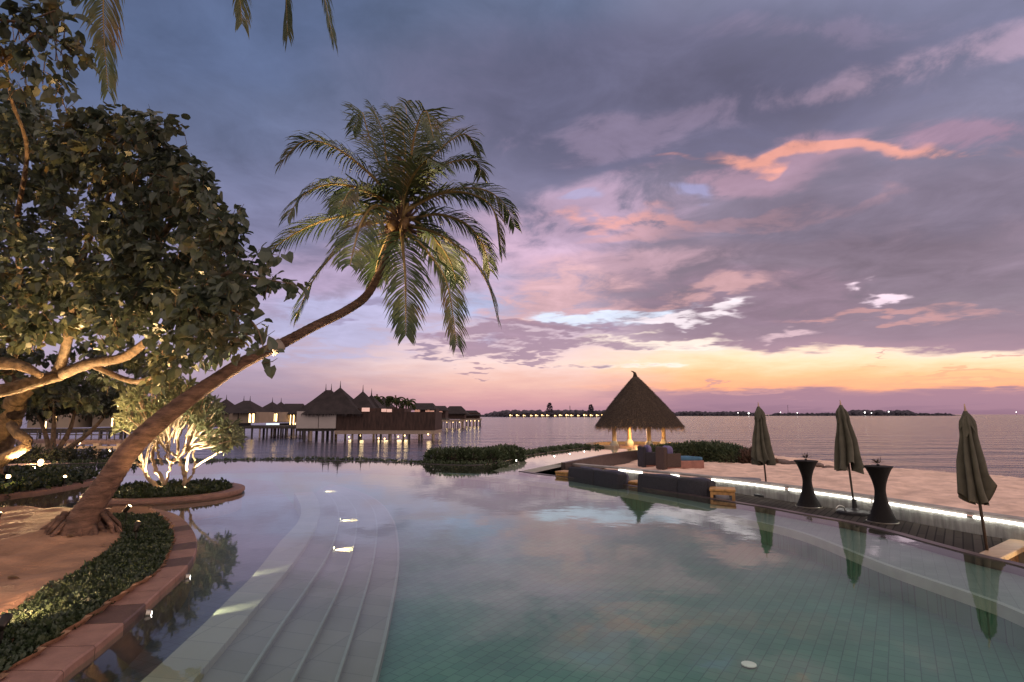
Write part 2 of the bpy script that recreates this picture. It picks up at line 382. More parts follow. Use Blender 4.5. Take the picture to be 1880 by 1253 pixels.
def watermat(name, tint, rough, bump, bscale, body=None):
    mt = bpy.data.materials.new(name); mt.use_nodes = True; n, l = nodes_of(mt); n.remove(n['Principled BSDF']); o = n['Material Output']
    t = n.new('ShaderNodeTexCoord'); nz = n.new('ShaderNodeTexNoise'); l.new(t.outputs['Object'], nz.inputs['Vector']); nz.inputs['Scale'].default_value = bscale; nz.inputs['Detail'].default_value = 3
    bp = n.new('ShaderNodeBump'); bp.inputs['Strength'].default_value = bump; bp.inputs['Distance'].default_value = .02; l.new(nz.outputs[0], bp.inputs['Height'])
    lw = n.new('ShaderNodeLayerWeight'); l.new(bp.outputs[0], lw.inputs['Normal'])
    lw.inputs['Blend'].default_value = .5
    pw = n.new('ShaderNodeMath'); pw.operation = 'POWER'; l.new(lw.outputs['Facing'], pw.inputs[0]); pw.inputs[1].default_value = 5
    fr = n.new('ShaderNodeMath'); fr.operation = 'MULTIPLY_ADD'; l.new(pw.outputs[0], fr.inputs[0]); fr.inputs[1].default_value = .98; fr.inputs[2].default_value = .02
    tr = n.new('ShaderNodeBsdfTransparent'); tr.inputs[0].default_value = tint+(1,)
    gl = n.new('ShaderNodeBsdfGlossy'); gl.inputs['Roughness'].default_value = rough; gl.inputs[0].default_value = (1, 1, 1, 1); l.new(bp.outputs[0], gl.inputs['Normal'])
    mx = n.new('ShaderNodeMixShader'); l.new(fr.outputs[0], mx.inputs[0]); l.new(tr.outputs[0], mx.inputs[1]); l.new(gl.outputs[0], mx.inputs[2]); l.new(mx.outputs[0], o.inputs[0])
    return mt
water_m = watermat('still pool water', (.86, .98, .92), .03, .06, 3.)
sea_m = mat('sea water', (.045, .045, .07), .16, .4, .02, stretch=(.35, 1.6, 1))
n, l = nodes_of(sea_m); b = n['Principled BSDF']; b.inputs['IOR'].default_value = 1.33
t_ = n.new('ShaderNodeTexCoord'); last = None
for sc_, st_, ds_, stren in ((1.1, (.45, 1.5, 1), .3, .6), (.16, (.4, 1.6, 1), 1.6, .5)):
    mp = n.new('ShaderNodeMapping'); l.new(t_.outputs['Object'], mp.inputs[0]); mp.inputs['Scale'].default_value = st_; mp.inputs['Rotation'].default_value = (0, 0, -.18)
    nz = n.new('ShaderNodeTexNoise'); l.new(mp.outputs[0], nz.inputs['Vector']); nz.inputs['Scale'].default_value = sc_; nz.inputs['Detail'].default_value = 4
    bp = n.new('ShaderNodeBump'); bp.inputs['Strength'].default_value = stren; bp.inputs['Distance'].default_value = ds_; l.new(nz.outputs[0], bp.inputs['Height'])
    if last: l.new(last.outputs[0], bp.inputs['Normal'])
    last = bp
l.new(last.outputs[0], b.inputs['Normal'])

SEA = -1.6
q = MB(); q.add([(-7000, -60, SEA), (7000, -60, SEA), (7000, 8000, SEA), (-7000, 8000, SEA)], [(0, 1, 2, 3)])
tag(q.build('sea', sea_m), kind='structure')

# the pool's outlines, read where the sight lines meet the water or tread level
edgeR = cr([G(952, 866), G(1000, 872.7), G(1045, 877), G(1134, 889.5), G(1223, 903), G(1313, 918), G(1400, 932), G(1477, 946), G(1560, 961), G(1632, 978), G(1702, 997.5), G(1801, 1024), G(1880, 1043), Vector((5.7, 5.2, 0)), Vector((5.5, 3.6, 0)), Vector((5.1, 2.2, 0)), Vector((4.6, 1.0, 0))], 6)
chanR = [G(1172, 825.5), G(1100, 836.5), G(1030, 850)]
chanL = [G(1080, 822), G(1010, 831), G(957, 838.5)]
edgeF = cr([G(957, 838.5), G(930, 847), G(895, 853), G(850, 855), G(790, 853), G(700, 848.5), G(600, 846), G(480, 846), G(370, 848), G(250, 850), G(88, 853)], 5)
pool_out = chanR+edgeR+[Vector((-12, 1.0, 0)), Vector((-24, 6, 0)), Vector((-24, 16, 0))]+list(reversed(edgeF))+list(reversed(chanL))
q = MB(); q.poly(pool_out); tag(q.build('pool_water', water_m), kind='structure')
FL = -.44
q = MB(); q.poly([Vector((p.x, p.y, FL)) for p in pool_out]); tag(q.build('pool_floor', pool_m), kind='structure')
q = MB(); q.poly([Vector((p.x, p.y, -.14)) for p in chanR+[G(952, 866)]+[G(905, 857)]+[G(957, 838.5)]+[chanL[1], chanL[0]]]); tag(q.build('channel_floor', tiles('channel floor in lit tone', (.42, .34, .27), (.47, .38, .31), (.3, .25, .2), .5, .3, R(34), .5, .006, .5, .2)), kind='structure')  # pale sheet added; the lit look of the channel water is in its colour
# walls and rim of the pool
q = MB()
def wall(pts, z0, z1, thick, side=1, mi=0):
    """upright wall along a line; the thickness goes to the left (side=1) or right of its direction"""
    A = []; B = []
    for i, p in enumerate(pts):
        t = (pts[min(i+1, len(pts)-1)]-pts[max(i-1, 0)]); nrm = Vector((-t.y, t.x, 0)).normalized()*thick*side
        A.append(Vector((p.x, p.y, 0))); B.append(Vector((p.x, p.y, 0))+nrm)
    a0 = [v+Vector((0, 0, z0)) for v in A]; a1 = [v+Vector((0, 0, z1)) for v in A]; b0 = [v+Vector((0, 0, z0)) for v in B]; b1 = [v+Vector((0, 0, z1)) for v in B]
    return a0, a1, b0, b1
def addwall(q, pts, z0, z1, thick, side=1, mi=0, mtop=None):
    a0, a1, b0, b1 = wall(pts, z0, z1, thick, side)
    q.strip(a0, a1, mi); q.strip(b1, b0, mi); q.strip(a1, b1, mi if mtop is None else mtop)
    q.add([a0[0], a1[0], b1[0], b0[0]], [(0, 1, 2, 3)], mi); q.add([a0[-1], a1[-1], b1[-1], b0[-1]], [(3, 2, 1, 0)], mi)
addwall(q, list(reversed(edgeR)), FL, .012, -.13, 1)
addwall(q, list(reversed(edgeF)), FL, .012, .13, 1)
addwall(q, list(reversed(chanL)), FL, .012, .13, 1)
addwall(q, list(reversed(chanR)), -1.2, .012, -.16, 1)
tag(q.build('pool_rim', rim_m), kind='structure')

# shallow shelf along the overflow edge, with a pale lip
shz = -.10
lip = cr([G(800, 868, shz), G(900, 876.5, shz), G(1000, 887, shz), G(1134, 902.5, shz), G(1246, 929.7-6, shz), G(1335, 946, shz), G(1420, 965, shz), G(1491, 985, shz), G(1608, 1031, shz), G(1700, 1063, shz), G(1793, 1094, shz), G(1880, 1128, shz), Vector((4.4, 3.4, shz)), Vector((4.1, 2.2, shz)), Vector((3.6, 1.0, shz))], 6)
K = 90
L1 = resample(lip, K); E1 = resample([Vector((p.x, p.y, shz)) for p in edgeR], K)
q = MB(); q.strip(L1, E1); lo = [Vector((p.x, p.y, FL)) for p in L1]; q.strip(lo, L1, 1)
tag(q.build('pool_shelf', [shelf_m, pool_m]), kind='structure')
q = MB(); a = []; b_ = []
for i, p in enumerate(L1):
    t = (L1[min(i+1, K-1)]-L1[max(i-1, 0)]); nn = Vector((-t.y, t.x, 0)).normalized()
    a.append(p-nn*.012+Vector((0, 0, .004))); b_.append(p+nn*.055+Vector((0, 0, .004)))
q.strip(a, b_); lo = [Vector((p.x, p.y, p.z-.12)) for p in a]; q.strip(lo, a)
tag(q.build('shelf_edge', mat('pale edge tile', (.34, .39, .35), .4, .1)), kind='structure')

# curved entry steps: five treads falling to the right
def LZ(pts, z): return cr([G(x, y, z) for x, y in pts], 6)
zt = [-.09, -.15, -.21, -.27, -.33]
lineL = LZ([(540, 905), (549, 922), (553, 938), (546, 960), (514, 995), (467, 1054), (421, 1099), (375, 1145), (330, 1187), (273, 1239), (190, 1310)], zt[0])
lines = [LZ([(575, 903), (585, 922), (587, 946), (570, 986), (537, 1035), (490, 1091), (434, 1157), (355, 1250), (300, 1315)], zt[0]),
         LZ([(590, 897), (610, 915), (622, 940), (619, 975), (603, 1018), (566, 1077), (520, 1143), (451, 1249), (400, 1325)], zt[1]),
         LZ([(596, 893), (630, 911), (652, 935), (655, 965), (649, 1005), (629, 1067), (589, 1150), (540, 1245), (490, 1335)], zt[2]),
         LZ([(602, 891), (655, 908), (682, 930), (692, 960), (691, 995), (683, 1044), (659, 1127), (619, 1249), (585, 1345)], zt[3]),
         LZ([(606, 889), (665, 905), (700, 925), (722, 955), (730, 985), (732, 1038), (715, 1137), (688, 1252), (655, 1360)], zt[4])]
NS = 60
prev = resample(lineL, NS)
names = 0
stepmb = MB(); bandmb = MB(); nosemb = MB()
for k in range(5):
    cur = resample(lines[k], NS); mb = bandmb if k == 0 else stepmb
    L_ = [Vector((p.x, p.y, zt[k])) for p in prev]
    mb.strip(L_, cur); nz_ = zt[k+1] if k < 4 else FL
    mb.strip([Vector((p.x, p.y, nz_-.02)) for p in cur], cur)if False else mb.strip(cur, [Vector((p.x, p.y, nz_-.02)) for p in cur])
    if k == 0: mb.strip([Vector((p.x, p.y, -.45)) for p in prev], L_)
    a = []; b_ = []
    for i, p in enumerate(cur):
        t = (cur[min(i+1, NS-1)]-cur[max(i-1, 0)]); nn = Vector((-t.y, t.x, 0)).normalized(); w_ = (.016, .016, .014, .018, .024)[k]
        a.append(p-nn*w_+Vector((0, 0, .004))); b_.append(p+nn*.006+Vector((0, 0, .004)))
    if k: nosemb.strip(a, b_); nosemb.strip(b_, [v+Vector((0, 0, -.02)) for v in b_])
    prev = cur
tag(stepmb.build('pool_steps', step_m), kind='structure')
tag(bandmb.build('pool_step_wall', band_m), kind='structure')
tag(nosemb.build('step_nosing', nose_m), kind='structure')
# shallow basin left of the steps
lf = [Vector((p.x, p.y, -.36)) for p in lineL]
basin = list(reversed(lf))+[G(500, 884, -.36), G(440, 879, -.36), G(300, 877, -.36), Vector((-24, 15.5, -.36)), Vector((-23.5, 6, -.36)), Vector((-12, 1.05, -.36)), Vector((lf[-1].x, 1.05, -.36))]
q = MB(); q.poly(basin); q.strip([Vector((p.x, p.y, FL)) for p in basin[len(lf)-1:len(lf)+4]], basin[len(lf)-1:len(lf)+4])
tag(q.build('shallow_basin_floor', mosaic_m), kind='structure')

# terrace under the camera
q = MB(); q.box((-2, -3.05, -.5), (22, 8, 1.16)); tag(q.build('terrace', stone_m), kind='structure')

# ---- the garden island in front left
CT = .06
outer = cr([G(274, 933, CT), G(300, 937, CT), G(327, 946, CT), G(350, 966, CT), G(362, 992, CT), G(358, 1016, CT), G(342, 1041, CT), G(298, 1080, CT), G(247, 1127, CT), G(180, 1182, CT), G(98, 1252, CT), Vector((-2.2, 2.5, CT)), Vector((-1.7, 1.0, CT))], 6)
inner = cr([G(270, 936.5, CT), G(283, 943, CT), G(298, 954, CT), G(314, 975, CT), G(316, 996, CT), G(304, 1026, CT), G(280, 1056, CT), G(238, 1086, CT), G(179, 1127, CT), G(119, 1166, CT), G(60, 1205, CT), G(0, 1242, CT), Vector((-3.0, 2.6, CT)), Vector((-2.7, 1.0, CT))], 6)
NK = 160
O_ = resample(outer, NK); I_ = resample(inner, NK)
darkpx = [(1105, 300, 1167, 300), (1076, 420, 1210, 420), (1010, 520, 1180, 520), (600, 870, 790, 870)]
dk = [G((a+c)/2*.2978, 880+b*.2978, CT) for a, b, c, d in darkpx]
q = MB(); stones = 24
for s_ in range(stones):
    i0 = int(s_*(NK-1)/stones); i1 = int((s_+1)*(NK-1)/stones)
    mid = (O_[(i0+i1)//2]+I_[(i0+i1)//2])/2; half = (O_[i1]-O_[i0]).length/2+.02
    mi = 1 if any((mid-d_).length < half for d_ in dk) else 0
    A = O_[i0:i1+1]; B = I_[i0:i1+1]
    if (A[-1]-A[0]).length > .02:
        g = (A[-1]-A[0]).normalized()*.003
        A = [A[0]+g]+A[1:-1]+[A[-1]-g]; B = [B[0]+g]+B[1:-1]+[B[-1]-g]
    Ao = [Vector((p.x, p.y, CT-.012)) for p in A]
    A2 = [p.lerp(r, .04) for p, r in zip(A, B)]
    q.strip(Ao, A2, mi); q.strip(A2, B, mi); q.strip([Vector((p.x, p.y, -.04)) for p in A], Ao, mi)
    q.strip(B, [Vector((p.x, p.y, -.1)) for p in B], mi)
face = [p.lerp(r, .09) for p, r in zip(O_, I_)]
q.strip([Vector((p.x, p.y, -.6)) for p in face], [Vector((p.x, p.y, -.03)) for p in face], 2)
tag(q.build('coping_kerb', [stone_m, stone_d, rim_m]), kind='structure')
backedge = cr([Vector((-16, 9.6, CT)), G(-100, 942, CT), G(0, 937.5, CT), G(100, 934.5, CT), G(200, 933, CT), G(274, 933, CT)], 5)
q = MB(); bk = resample(backedge, 30); addwall(q, bk, -.6, CT, .12, -1); tag(q.build('back_kerb', stone_m), kind='structure')

def isl(px, py):
    return inside(px, py, islpoly)
islpoly = [(p.x, p.y) for p in I_]+[(-2.7, .9), (-16, .9)]+[(p.x, p.y) for p in bk]
# sand bed as a height grid
from mathutils import noise as mnoise
def gz(x, y):
    if inside(x, y, covpoly): return .02
    return .10+.05*mnoise.noise(Vector((x*.7, y*.7, 3)))+.028*mnoise.noise(Vector((x*3.1, y*3.1, 1)))+.10*exp(-((x+6.0)**2+(y-7.9)**2)/.5)-sum(.035*exp(-((x-a)**2+(y-b)**2)/(c*c)) for a, b, c, d in feet if abs(x-a) < .3 and abs(y-b) < .3)
def grid(x0, x1, y0, y1, st, zf, ok, name, mm, kind='structure'):
    q = MB(); nx = int((x1-x0)/st)+1; ny = int((y1-y0)/st)+1; idx = {}
    for j in range(ny):
        for i in range(nx):
            x = x0+i*st; y = y0+j*st
            if ok(x, y): idx[(i, j)] = len(q.v); q.v.append((x, y, zf(x, y)))
    for j in range(ny-1):
        for i in range(nx-1):
            c = [(i, j), (i+1, j), (i+1, j+1), (i, j+1)]
            if all(k in idx for k in c): q.f.append(tuple(idx[k] for k in c)); q.mi.append(0)
    return tag(q.build(name, mm, smooth=True), kind=kind)
cov_in = [(640, 190), (700, 255), (735, 330), (740, 390), (640, 470), (480, 590), (290, 690), (60, 850), (-60, 940), (-300, 1100)]
covpoly = [(p.x, p.y) for p in I_[:-8]]+[(G(x*.2978, 880+y*.2978, .05).x, G(x*.2978, 880+y*.2978, .05).y) for x, y in reversed(cov_in)]
feet = [(random.uniform(-10.5, -4), random.uniform(3.5, 9.4), random.uniform(.05, .13), random.uniform(0, 3.1)) for k in range(150)]
grid(-13, -1.5, 1.0, 10.2, .06, gz, lambda x, y: isl(x, y) or any(isl(x+a, y+b) for a, b in ((.07, 0), (-.07, 0), (0, .07), (0, -.07))), 'garden_sand', sand_g)
# its ground cover: low leaves between the kerb and the sand
strip2 = [(p.x, p.y) for p in bk]+[(G(x, y, .05).x, G(x, y, .05).y) for x, y in ((200, 944), (120, 944), (0, 947), (-100, 953), (-200, 960))]
def cover(name, test, box, nleaf, h, zf, mm, L=.055, label=None):
    q = MB(); k = 0; tries = 0
    while k < nleaf and tries < nleaf*30:
        tries += 1; x = random.uniform(box[0], box[1]); y = random.uniform(box[2], box[3])
        if not test(x, y): continue
        hh = h*(.65+.5*mnoise.noise(Vector((x*4, y*4, 8))))
        p = Vector((x, y, zf(x, y)+random.random()**.6*hh)); d = (rv()+Vector((0, 0, .5))).normalized()
        small_leaf(q, p, d, rv(), L*random.uniform(.7, 1.5), L*random.uniform(.5, .9)); k += 1
    return tag(q.build(name, mm), kind='stuff')
cover('ground_cover', lambda x, y: inside(x, y, covpoly) or inside(x, y, strip2), (-12, -2.3, 1.5, 9.6), 44000, .10, lambda x, y: .02, leafgc, .037)

# ---- garden bed behind on the left, and the ground beyond the pool on that side
bed2 = [G(-420, 985, CT), G(-150, 935, CT), G(0, 910, CT), G(77, 900, CT), G(153, 886.5, CT), G(178, 880, CT), G(165, 874.5, CT), G(90, 872, CT), G(0, 873, CT), G(-250, 873, CT)]
bed2c = cr(bed2[:7], 6)
q = MB(); addwall(q, bed2c, -.6, CT, .22, 1); tag(q.build('bed_kerb', stone_m), kind='structure')
q = MB(); q.poly([Vector((p.x, p.y, 0.03)) for p in bed2]); tag(q.build('garden_bed', soil_m), kind='structure')
b2 = [(p.x, p.y) for p in bed2c]+[(bed2[7].x, bed2[7].y), (bed2[8].x, bed2[8].y), (bed2[9].x, bed2[9].y)]
cover('bed_plants', lambda x, y: inside(x, y, b2), (-20, -10, 8, 17), 9000, .30, lambda x, y: .03, leafgc, .12)
paved_m = mat('pinkish sand ground', (.42, .29, .25), .9, .25, .8, .3, 9.)
q = MB(); q.poly([Vector(p) for p in ((-70, 15, -.03), (-24, 15.2, -.03), (-17.2, 19.4, -.03), (-13.8, 21.2, -.03), (-13.5, 23.5, -.08), (-19, 27, -.4), (-24, 31, -1.0), (-34, 35, -1.7), (-80, 40, -1.7))])
tag(q.build('shore_ground', paved_m), kind='structure')

# ---- sunken deck, its retaining wall and the beach
led_px = [(1000, 850), (1040, 853), (1090, 857.5), (1137, 861.5), (1179, 866), (1240, 871.5), (1306, 878.5), (1370, 886), (1443, 895.5), (1520, 905.5), (1604, 917.5), (1690, 931), (1773, 944), (1880, 960)]
WT = -.12
ledc = cr([G(x, y, WT) for x, y in led_px]+[Vector((9.1, 8.0, WT)), Vector((9.4, 6.2, WT)), Vector((9.5, 3, WT)), Vector((9.4, 0, WT))], 6)
DK = -.45
ein = [Vector((p.x+.12, p.y, DK)) for p in edgeR]
cut0 = G(1700, 1003, DK); cut1 = G(1850, 985, DK)
def pidx(c, p): return min(range(len(c)), key=lambda i: (c[i].xy-p.xy).length)
ie = pidx(edgeR, G(1700, 997)); il = pidx(ledc, Vector((8.35, 10.0, 0)))
dkp = [Vector((p.x, p.y, DK)) for p in edgeR[:ie+1]]+[Vector((p.x, p.y, DK)) for p in reversed(ledc[:il+1])]
q = MB(); q.poly(dkp); e0 = Vector((edgeR[ie].x, edgeR[ie].y, DK)); e1 = Vector((ledc[il].x, ledc[il].y, DK))
tag(q.build('sunken_deck', deck_m), kind='structure')
plank_m = mat('lit hardwood fascia', (.42, .26, .14), .55, .35, 5., .2, 30., stretch=(9, 9, .6))
dv = (e1-e0); dl = dv.length; da_ = atan2(dv.y, dv.x); nb = 22; fx = thing('deck_step', 'pale timber step with upright slats closing the end of the dark deck', 'step', (e0+e1)/2-Vector((0, 0, .55)))
q = MB(); off = Vector((dv.y, -dv.x, 0)).normalized()
q.box((e0+e1)/2+off*.13+Vector((0, 0, -.015)), (dl*.98, .30, .09), da_, bev=.012); q.build('tread', mat('pale timber tread', (.48, .33, .2), .5, .2, 4., stretch=(1, 9, 1)), fx)
q = MB()
for k in range(nb): q.box(e0.lerp(e1, (k+.5)/nb)+off*.05+Vector((0, 0, -.34)), (dl/nb*.86, .035, .55), da_)
q.build('slats', plank_m, fx)
LOW = -.95
lowm = mat('lit pale floor boards', (.62, .5, .36), .6, .2, 3., .2, 20., stretch=(1, 10, 1))
q = MB(); q.poly([Vector((p.x, p.y, LOW)) for p in edgeR[ie-2:]]+[Vector((9.4, .9, LOW))]+[Vector((p.x, p.y, LOW)) for p in reversed(ledc[il-2:-1])]); tag(q.build('lower_terrace', lowm), kind='structure')

wl = thing('retaining_wall', 'low curved concrete wall with white light strips under its lip between deck and beach', 'wall', ledc[30]-Vector((0, 0, .9)))
q = MB(); addwall(q, ledc, -1.0, WT-.07, .26, 1); q.build('wall_face', conc_m, wl)
# its cap oversails the lights
q = MB(); capm = mat('wall cap', (.36, .33, .3), .8, .2, 5.)
addwall(q, [Vector((p.x, p.y, 0)) for p in ledc], WT-.006, WT+.045, .30, 1); q.build('cap', capm, wl)
led_m = emit('light strip', (1, .95, .86), 5.)
tot = resample(ledc, 400)
segs = [(1137, 1179), (1232, 1247), (1306, 1441), (1447, 1600), (1601, 1774), (1784, 1950)]
def pxof(p):
    v = p-Vector((0, 0, H)); f_ = v.y*cos(PITCH)+v.z*sin(PITCH); return CX+FPX*v.x/f_
for a, b in segs:
    pts = [p for p in tot if a-1 < pxof(p) < b+1 and p.y > 7]
    if len(pts) < 2: continue
    pts = resample(pts, max(3, len(pts))); q = MB()
    addwall(q, [Vector((p.x, p.y, 0)) for p in pts], WT-.055, WT-.012, -.03, 1); q.build('light_strip', led_m, wl)

beach_m = mat('beach sand', (.80, .56, .43), .95, .22, 2., .9, 11.); n, l = nodes_of(beach_m); b = n['Principled BSDF']
g_ = n.new('ShaderNodeNewGeometry'); sx_ = n.new('ShaderNodeSeparateXYZ'); l.new(g_.outputs['Position'], sx_.inputs[0]); wet = n.new('ShaderNodeMapRange'); l.new(sx_.outputs[2], wet.inputs[0])
for k_, v_ in ((1, -1.02), (2, -1.25), (3, 0), (4, 1)): wet.inputs[k_].default_value = v_
mx_ = n.new('ShaderNodeMix'); mx_.data_type = 'RGBA'; mx_.blend_type = 'MULTIPLY'; l.new(wet.outputs[0], mx_.inputs[0]); l.new(b.inputs['Base Color'].links[0].from_socket, mx_.inputs[6]); mx_.inputs[7].default_value = (.5, .45, .43, 1); l.new(mx_.outputs[2], b.inputs['Base Color'])
rg_ = n.new('ShaderNodeMapRange'); l.new(wet.outputs[0], rg_.inputs[0]); rg_.inputs[3].default_value = .95; rg_.inputs[4].default_value = .28; l.new(rg_.outputs[0], b.inputs['Roughness'])
maskp = [(p.x, p.y) for p in pool_out[:len(chanR)]]+[(p.x, p.y) for p in edgeR[:1]]
wmid = wall(ledc, 0, 0, .17, 1)[2]
landmask = [(p.x, p.y) for p in wmid[2:]]+[(9.0, -3), (-30, -3), (-30, 15)]+[(p.x, p.y) for p in reversed(edgeF)]+[(p.x, p.y) for p in reversed(chanL)]+[(p.x, p.y) for p in chanR]
shore = [(-9, 22.2), (-3, 21.4), (-1, 22.2), (.8, 25.6), (3.3, 31), (5.5, 35.2), (9, 36.5), (13.5, 35), (17.0, 32.6), (18.6, 28.4), (21.3, 23.9), (24.5, 18.5), (28, 10), (32, 0), (32, -3), (-9, -3)]
def sdist(x, y):
    best = 1e9; n_ = len(shore)
    for i in range(n_-3):
        x1, y1 = shore[i]; x2, y2 = shore[i+1]; dx, dy = x2-x1, y2-y1
        t = max(0, min(1, ((x-x1)*dx+(y-y1)*dy)/(dx*dx+dy*dy))); best = min(best, math.hypot(x-x1-t*dx, y-y1-t*dy))
    return best if inside(x, y, shore) else -best
def bz(x, y):
    if inside(x, y, landmask): return -2.2
    d = sdist(x, y)
    z = SEA+1.36*(1-exp(-max(0, d)/(3. if y < 27 and x > 8 else 2.2))) if d > 0 else SEA+d*.12
    return z+(.05*mnoise.noise(Vector((x*.9, y*.9, 0)))+.05*mnoise.noise(Vector((x*2.3, y*2.3, 4)))+.03*mnoise.noise(Vector((x*5.1, y*5.1, 7))))*min(1, max(.1, d/3))
grid(-9, 34, 0, 40, .17, bz, lambda x, y: sdist(x, y) > -2.5, 'sand_beach', beach_m)

# ------------------------------------------------------------------ lamp fixtures
metal_d = mat('dark bronze metal', (.03, .026, .022), .45, .2, metal=.6)
lens_w = emit('warm lamp lens', (1, .66, .30), 14.)
lens_c = emit('pool lamp lens', (1, .93, .8), 25.)
def light_child(parent, kind, off, power, color, target=None, angle=70, radius=.05, blend=.7):
    loc = parent.location+Vector(off)
    o = spot('bulb', loc, target, power, color, angle, blend, radius) if kind == 'SPOT' else point('bulb', loc, power, color, radius)
    o.location = Vector(off); o.parent = parent; return o
def uplight(name, label, loc, target, power, color=WARM, angle=75, size=1., lens=None, cat='garden light'):
    """spike light: a stake, a tilted can and a glowing lens"""
    loc = Vector(loc); t = thing(name, label, cat, loc, 'garden uplights among the plants')
    d = (Vector(target)-loc).normalized(); h = loc+Vector((0, 0, .11*size))
    q = MB(); q.tube([loc-Vector((0, 0, .08)), loc+Vector((0, 0, .07*size))], .012*size, 6); q.build('stake', metal_d, t)
    q = MB(); q.tube([h-d*.075*size, h-d*.07*size, h+d*.06*size, h+d*.085*size], [.02*size, .036*size, .042*size, .046*size], 12, cap=True); q.build('lamp_head', metal_d, t, True)
    q = MB(); q.tube([h+d*.086*size, h+d*.09*size], [.038*size, .034*size], 12); q.build('lens', lens or lens_w, t)
    light_child(t, 'SPOT', h+d*.12*size-loc, power, color, h+d*3, angle, .04); return t

# ------------------------------------------------------------------ coconut palms
bark_p = mat('palm bark', (.15, .085, .060), .9, .5, 6., 1., 22., stretch=(1, 1, 3))
rach_m = mat('palm rib', (.30, .20, .07), .55, .3, 4.)
frond_m = leafmat('palm leaflets', [(.032, .05, .024), (.065, .095, .04), (.115, .125, .05), (.20, .12, .06)], .42, 1.9, .3)
def frond(parent, pts, name='frond', nl=52, L=.62, droop=.5, bare=.16, w=.030, r0=.028, lm=None, fwd=1.):
    """one feather leaf along a curve: its rib and the hanging leaflets"""
    c = resample(cr(pts, 8), nl); g = MB(); lmb = MB(); n_ = len(c)
    g.tube(c[::3]+[c[-1]], [r0*(1-.9*i/(len(c[::3]))) for i in range(len(c[::3])+1)], 6)
    for i in range(int(n_*bare), n_):
        t = (c[min(i+1, n_-1)]-c[max(i-1, 0)]).normalized(); u = (i/n_-bare)/(1-bare)
        s = t.cross(Vector((0, 0, 1))); s = s.normalized() if s.length > .08 else Vector((1, 0, 0)); up = s.cross(t)
        if up.z < 0: up = -up
        ll = L*(.45+1.1*sin(pi*min(1, .22+u*.72))*.62)*(1-.35*u**3)
        for sd in (-1, 1):
            if random.random() < .04: continue
            tw = random.uniform(.75, 1.15); dr = droop*random.uniform(.6, 1.4)
            fw = (.45+.75*u+random.uniform(-.10, .10))*fwd
            d = (s*sd+t*fw+up*.22).normalized(); p0 = c[i]; pts_ = [p0]; p = p0
            for k in range(3):
                d = (d+Vector((0, 0, -dr*.42*(k+.3)))).normalized(); p = p+d*(ll*tw/3); pts_.append(p)
            nrm = (up+rv(.25)).normalized(); vs = []
            for k, pp in enumerate(pts_[:-1]):
                ww = w*(.55, 1., .8)[k]; q_ = d.cross(nrm).normalized()*ww*.5; vs += [pp-q_, pp+q_]
            vs.append(pts_[-1]); lmb.add(vs, [(0, 1, 3, 2), (2, 3, 5, 4), (4, 5, 6)])
    f = g.build(name, rach_m, parent, True); lmb.build('leaflets', lm or frond_m, f); return f

pal = thing('leaning_palm', 'tall coconut palm leaning right over the pool from the sand bed', 'palm tree', G(150, 985, .05))
tp = [(136, 1012, 7.72), (143, 985, 7.75), (152, 958, 7.8), (168, 928, 7.85), (202, 879, 7.95), (237, 828, 8.05), (281, 784, 8.15), (332, 743, 8.3), (383, 707, 8.45), (447, 666, 8.65), (518, 631, 8.9), (576, 600, 9.15), (633, 572, 9.4), (671, 545, 9.6), (694, 507, 9.75), (710, 465, 9.85), (722, 425, 9.95), (733, 398, 10.0)]
tc_ = cr([D(*p) for p in tp], 12); rad = []
wpx = [84, 68, 55, 46, 42, 39.5, 36.5, 32.5, 28, 24.5, 21, 18.5, 17.5, 17, 15.5, 14.5, 19, 15]
for i in range(len(tc_)):
    f_ = i/12; k = min(int(f_), len(wpx)-2); wv_ = wpx[k]+(wpx[k+1]-wpx[k])*(f_-k); rad.append(wv_*tc_[i].y/FPX/2*(.905+.04*(i % 2)))
q = MB(); q.tube(tc_, rad, 22, wob=.03)
q.build('trunk', bark_p, pal, True)
q = MB(); b0 = G(148, 990, .05)
for k in range(120):                                  # knotted root boss and stray roots at the foot
    a = random.uniform(0, 2*pi); r_ = random.uniform(.30, .46); p = b0+Vector((cos(a)*r_-.03, sin(a)*r_*.8+.05, random.uniform(-.02, .24)))
    q.tube([p-Vector((cos(a)*.12, sin(a)*.12, -.1)), p+Vector((cos(a)*.05, sin(a)*.05, -.08))+rv(.02), p+Vector((cos(a)*random.uniform(.08, .2), sin(a)*.12, -.3))+rv(.03)], [.04, .028, .012], 5)
q.build('roots', bark_p, pal, True)
q = MB(); a_, b_ = D(497, 643, 8.79), D(517, 632, 8.88)
q.tube([a_, a_.lerp(b_, .5), b_], [.106, .104, .102], 18); q.build('trunk_band', mat('pale trunk band', (.34, .27, .22), .7, .25, 6.), pal, True)
CROWN = D(735, 402, 10.0)
def c3(x, y): return (480+x*.3831, 170+y*.3831)
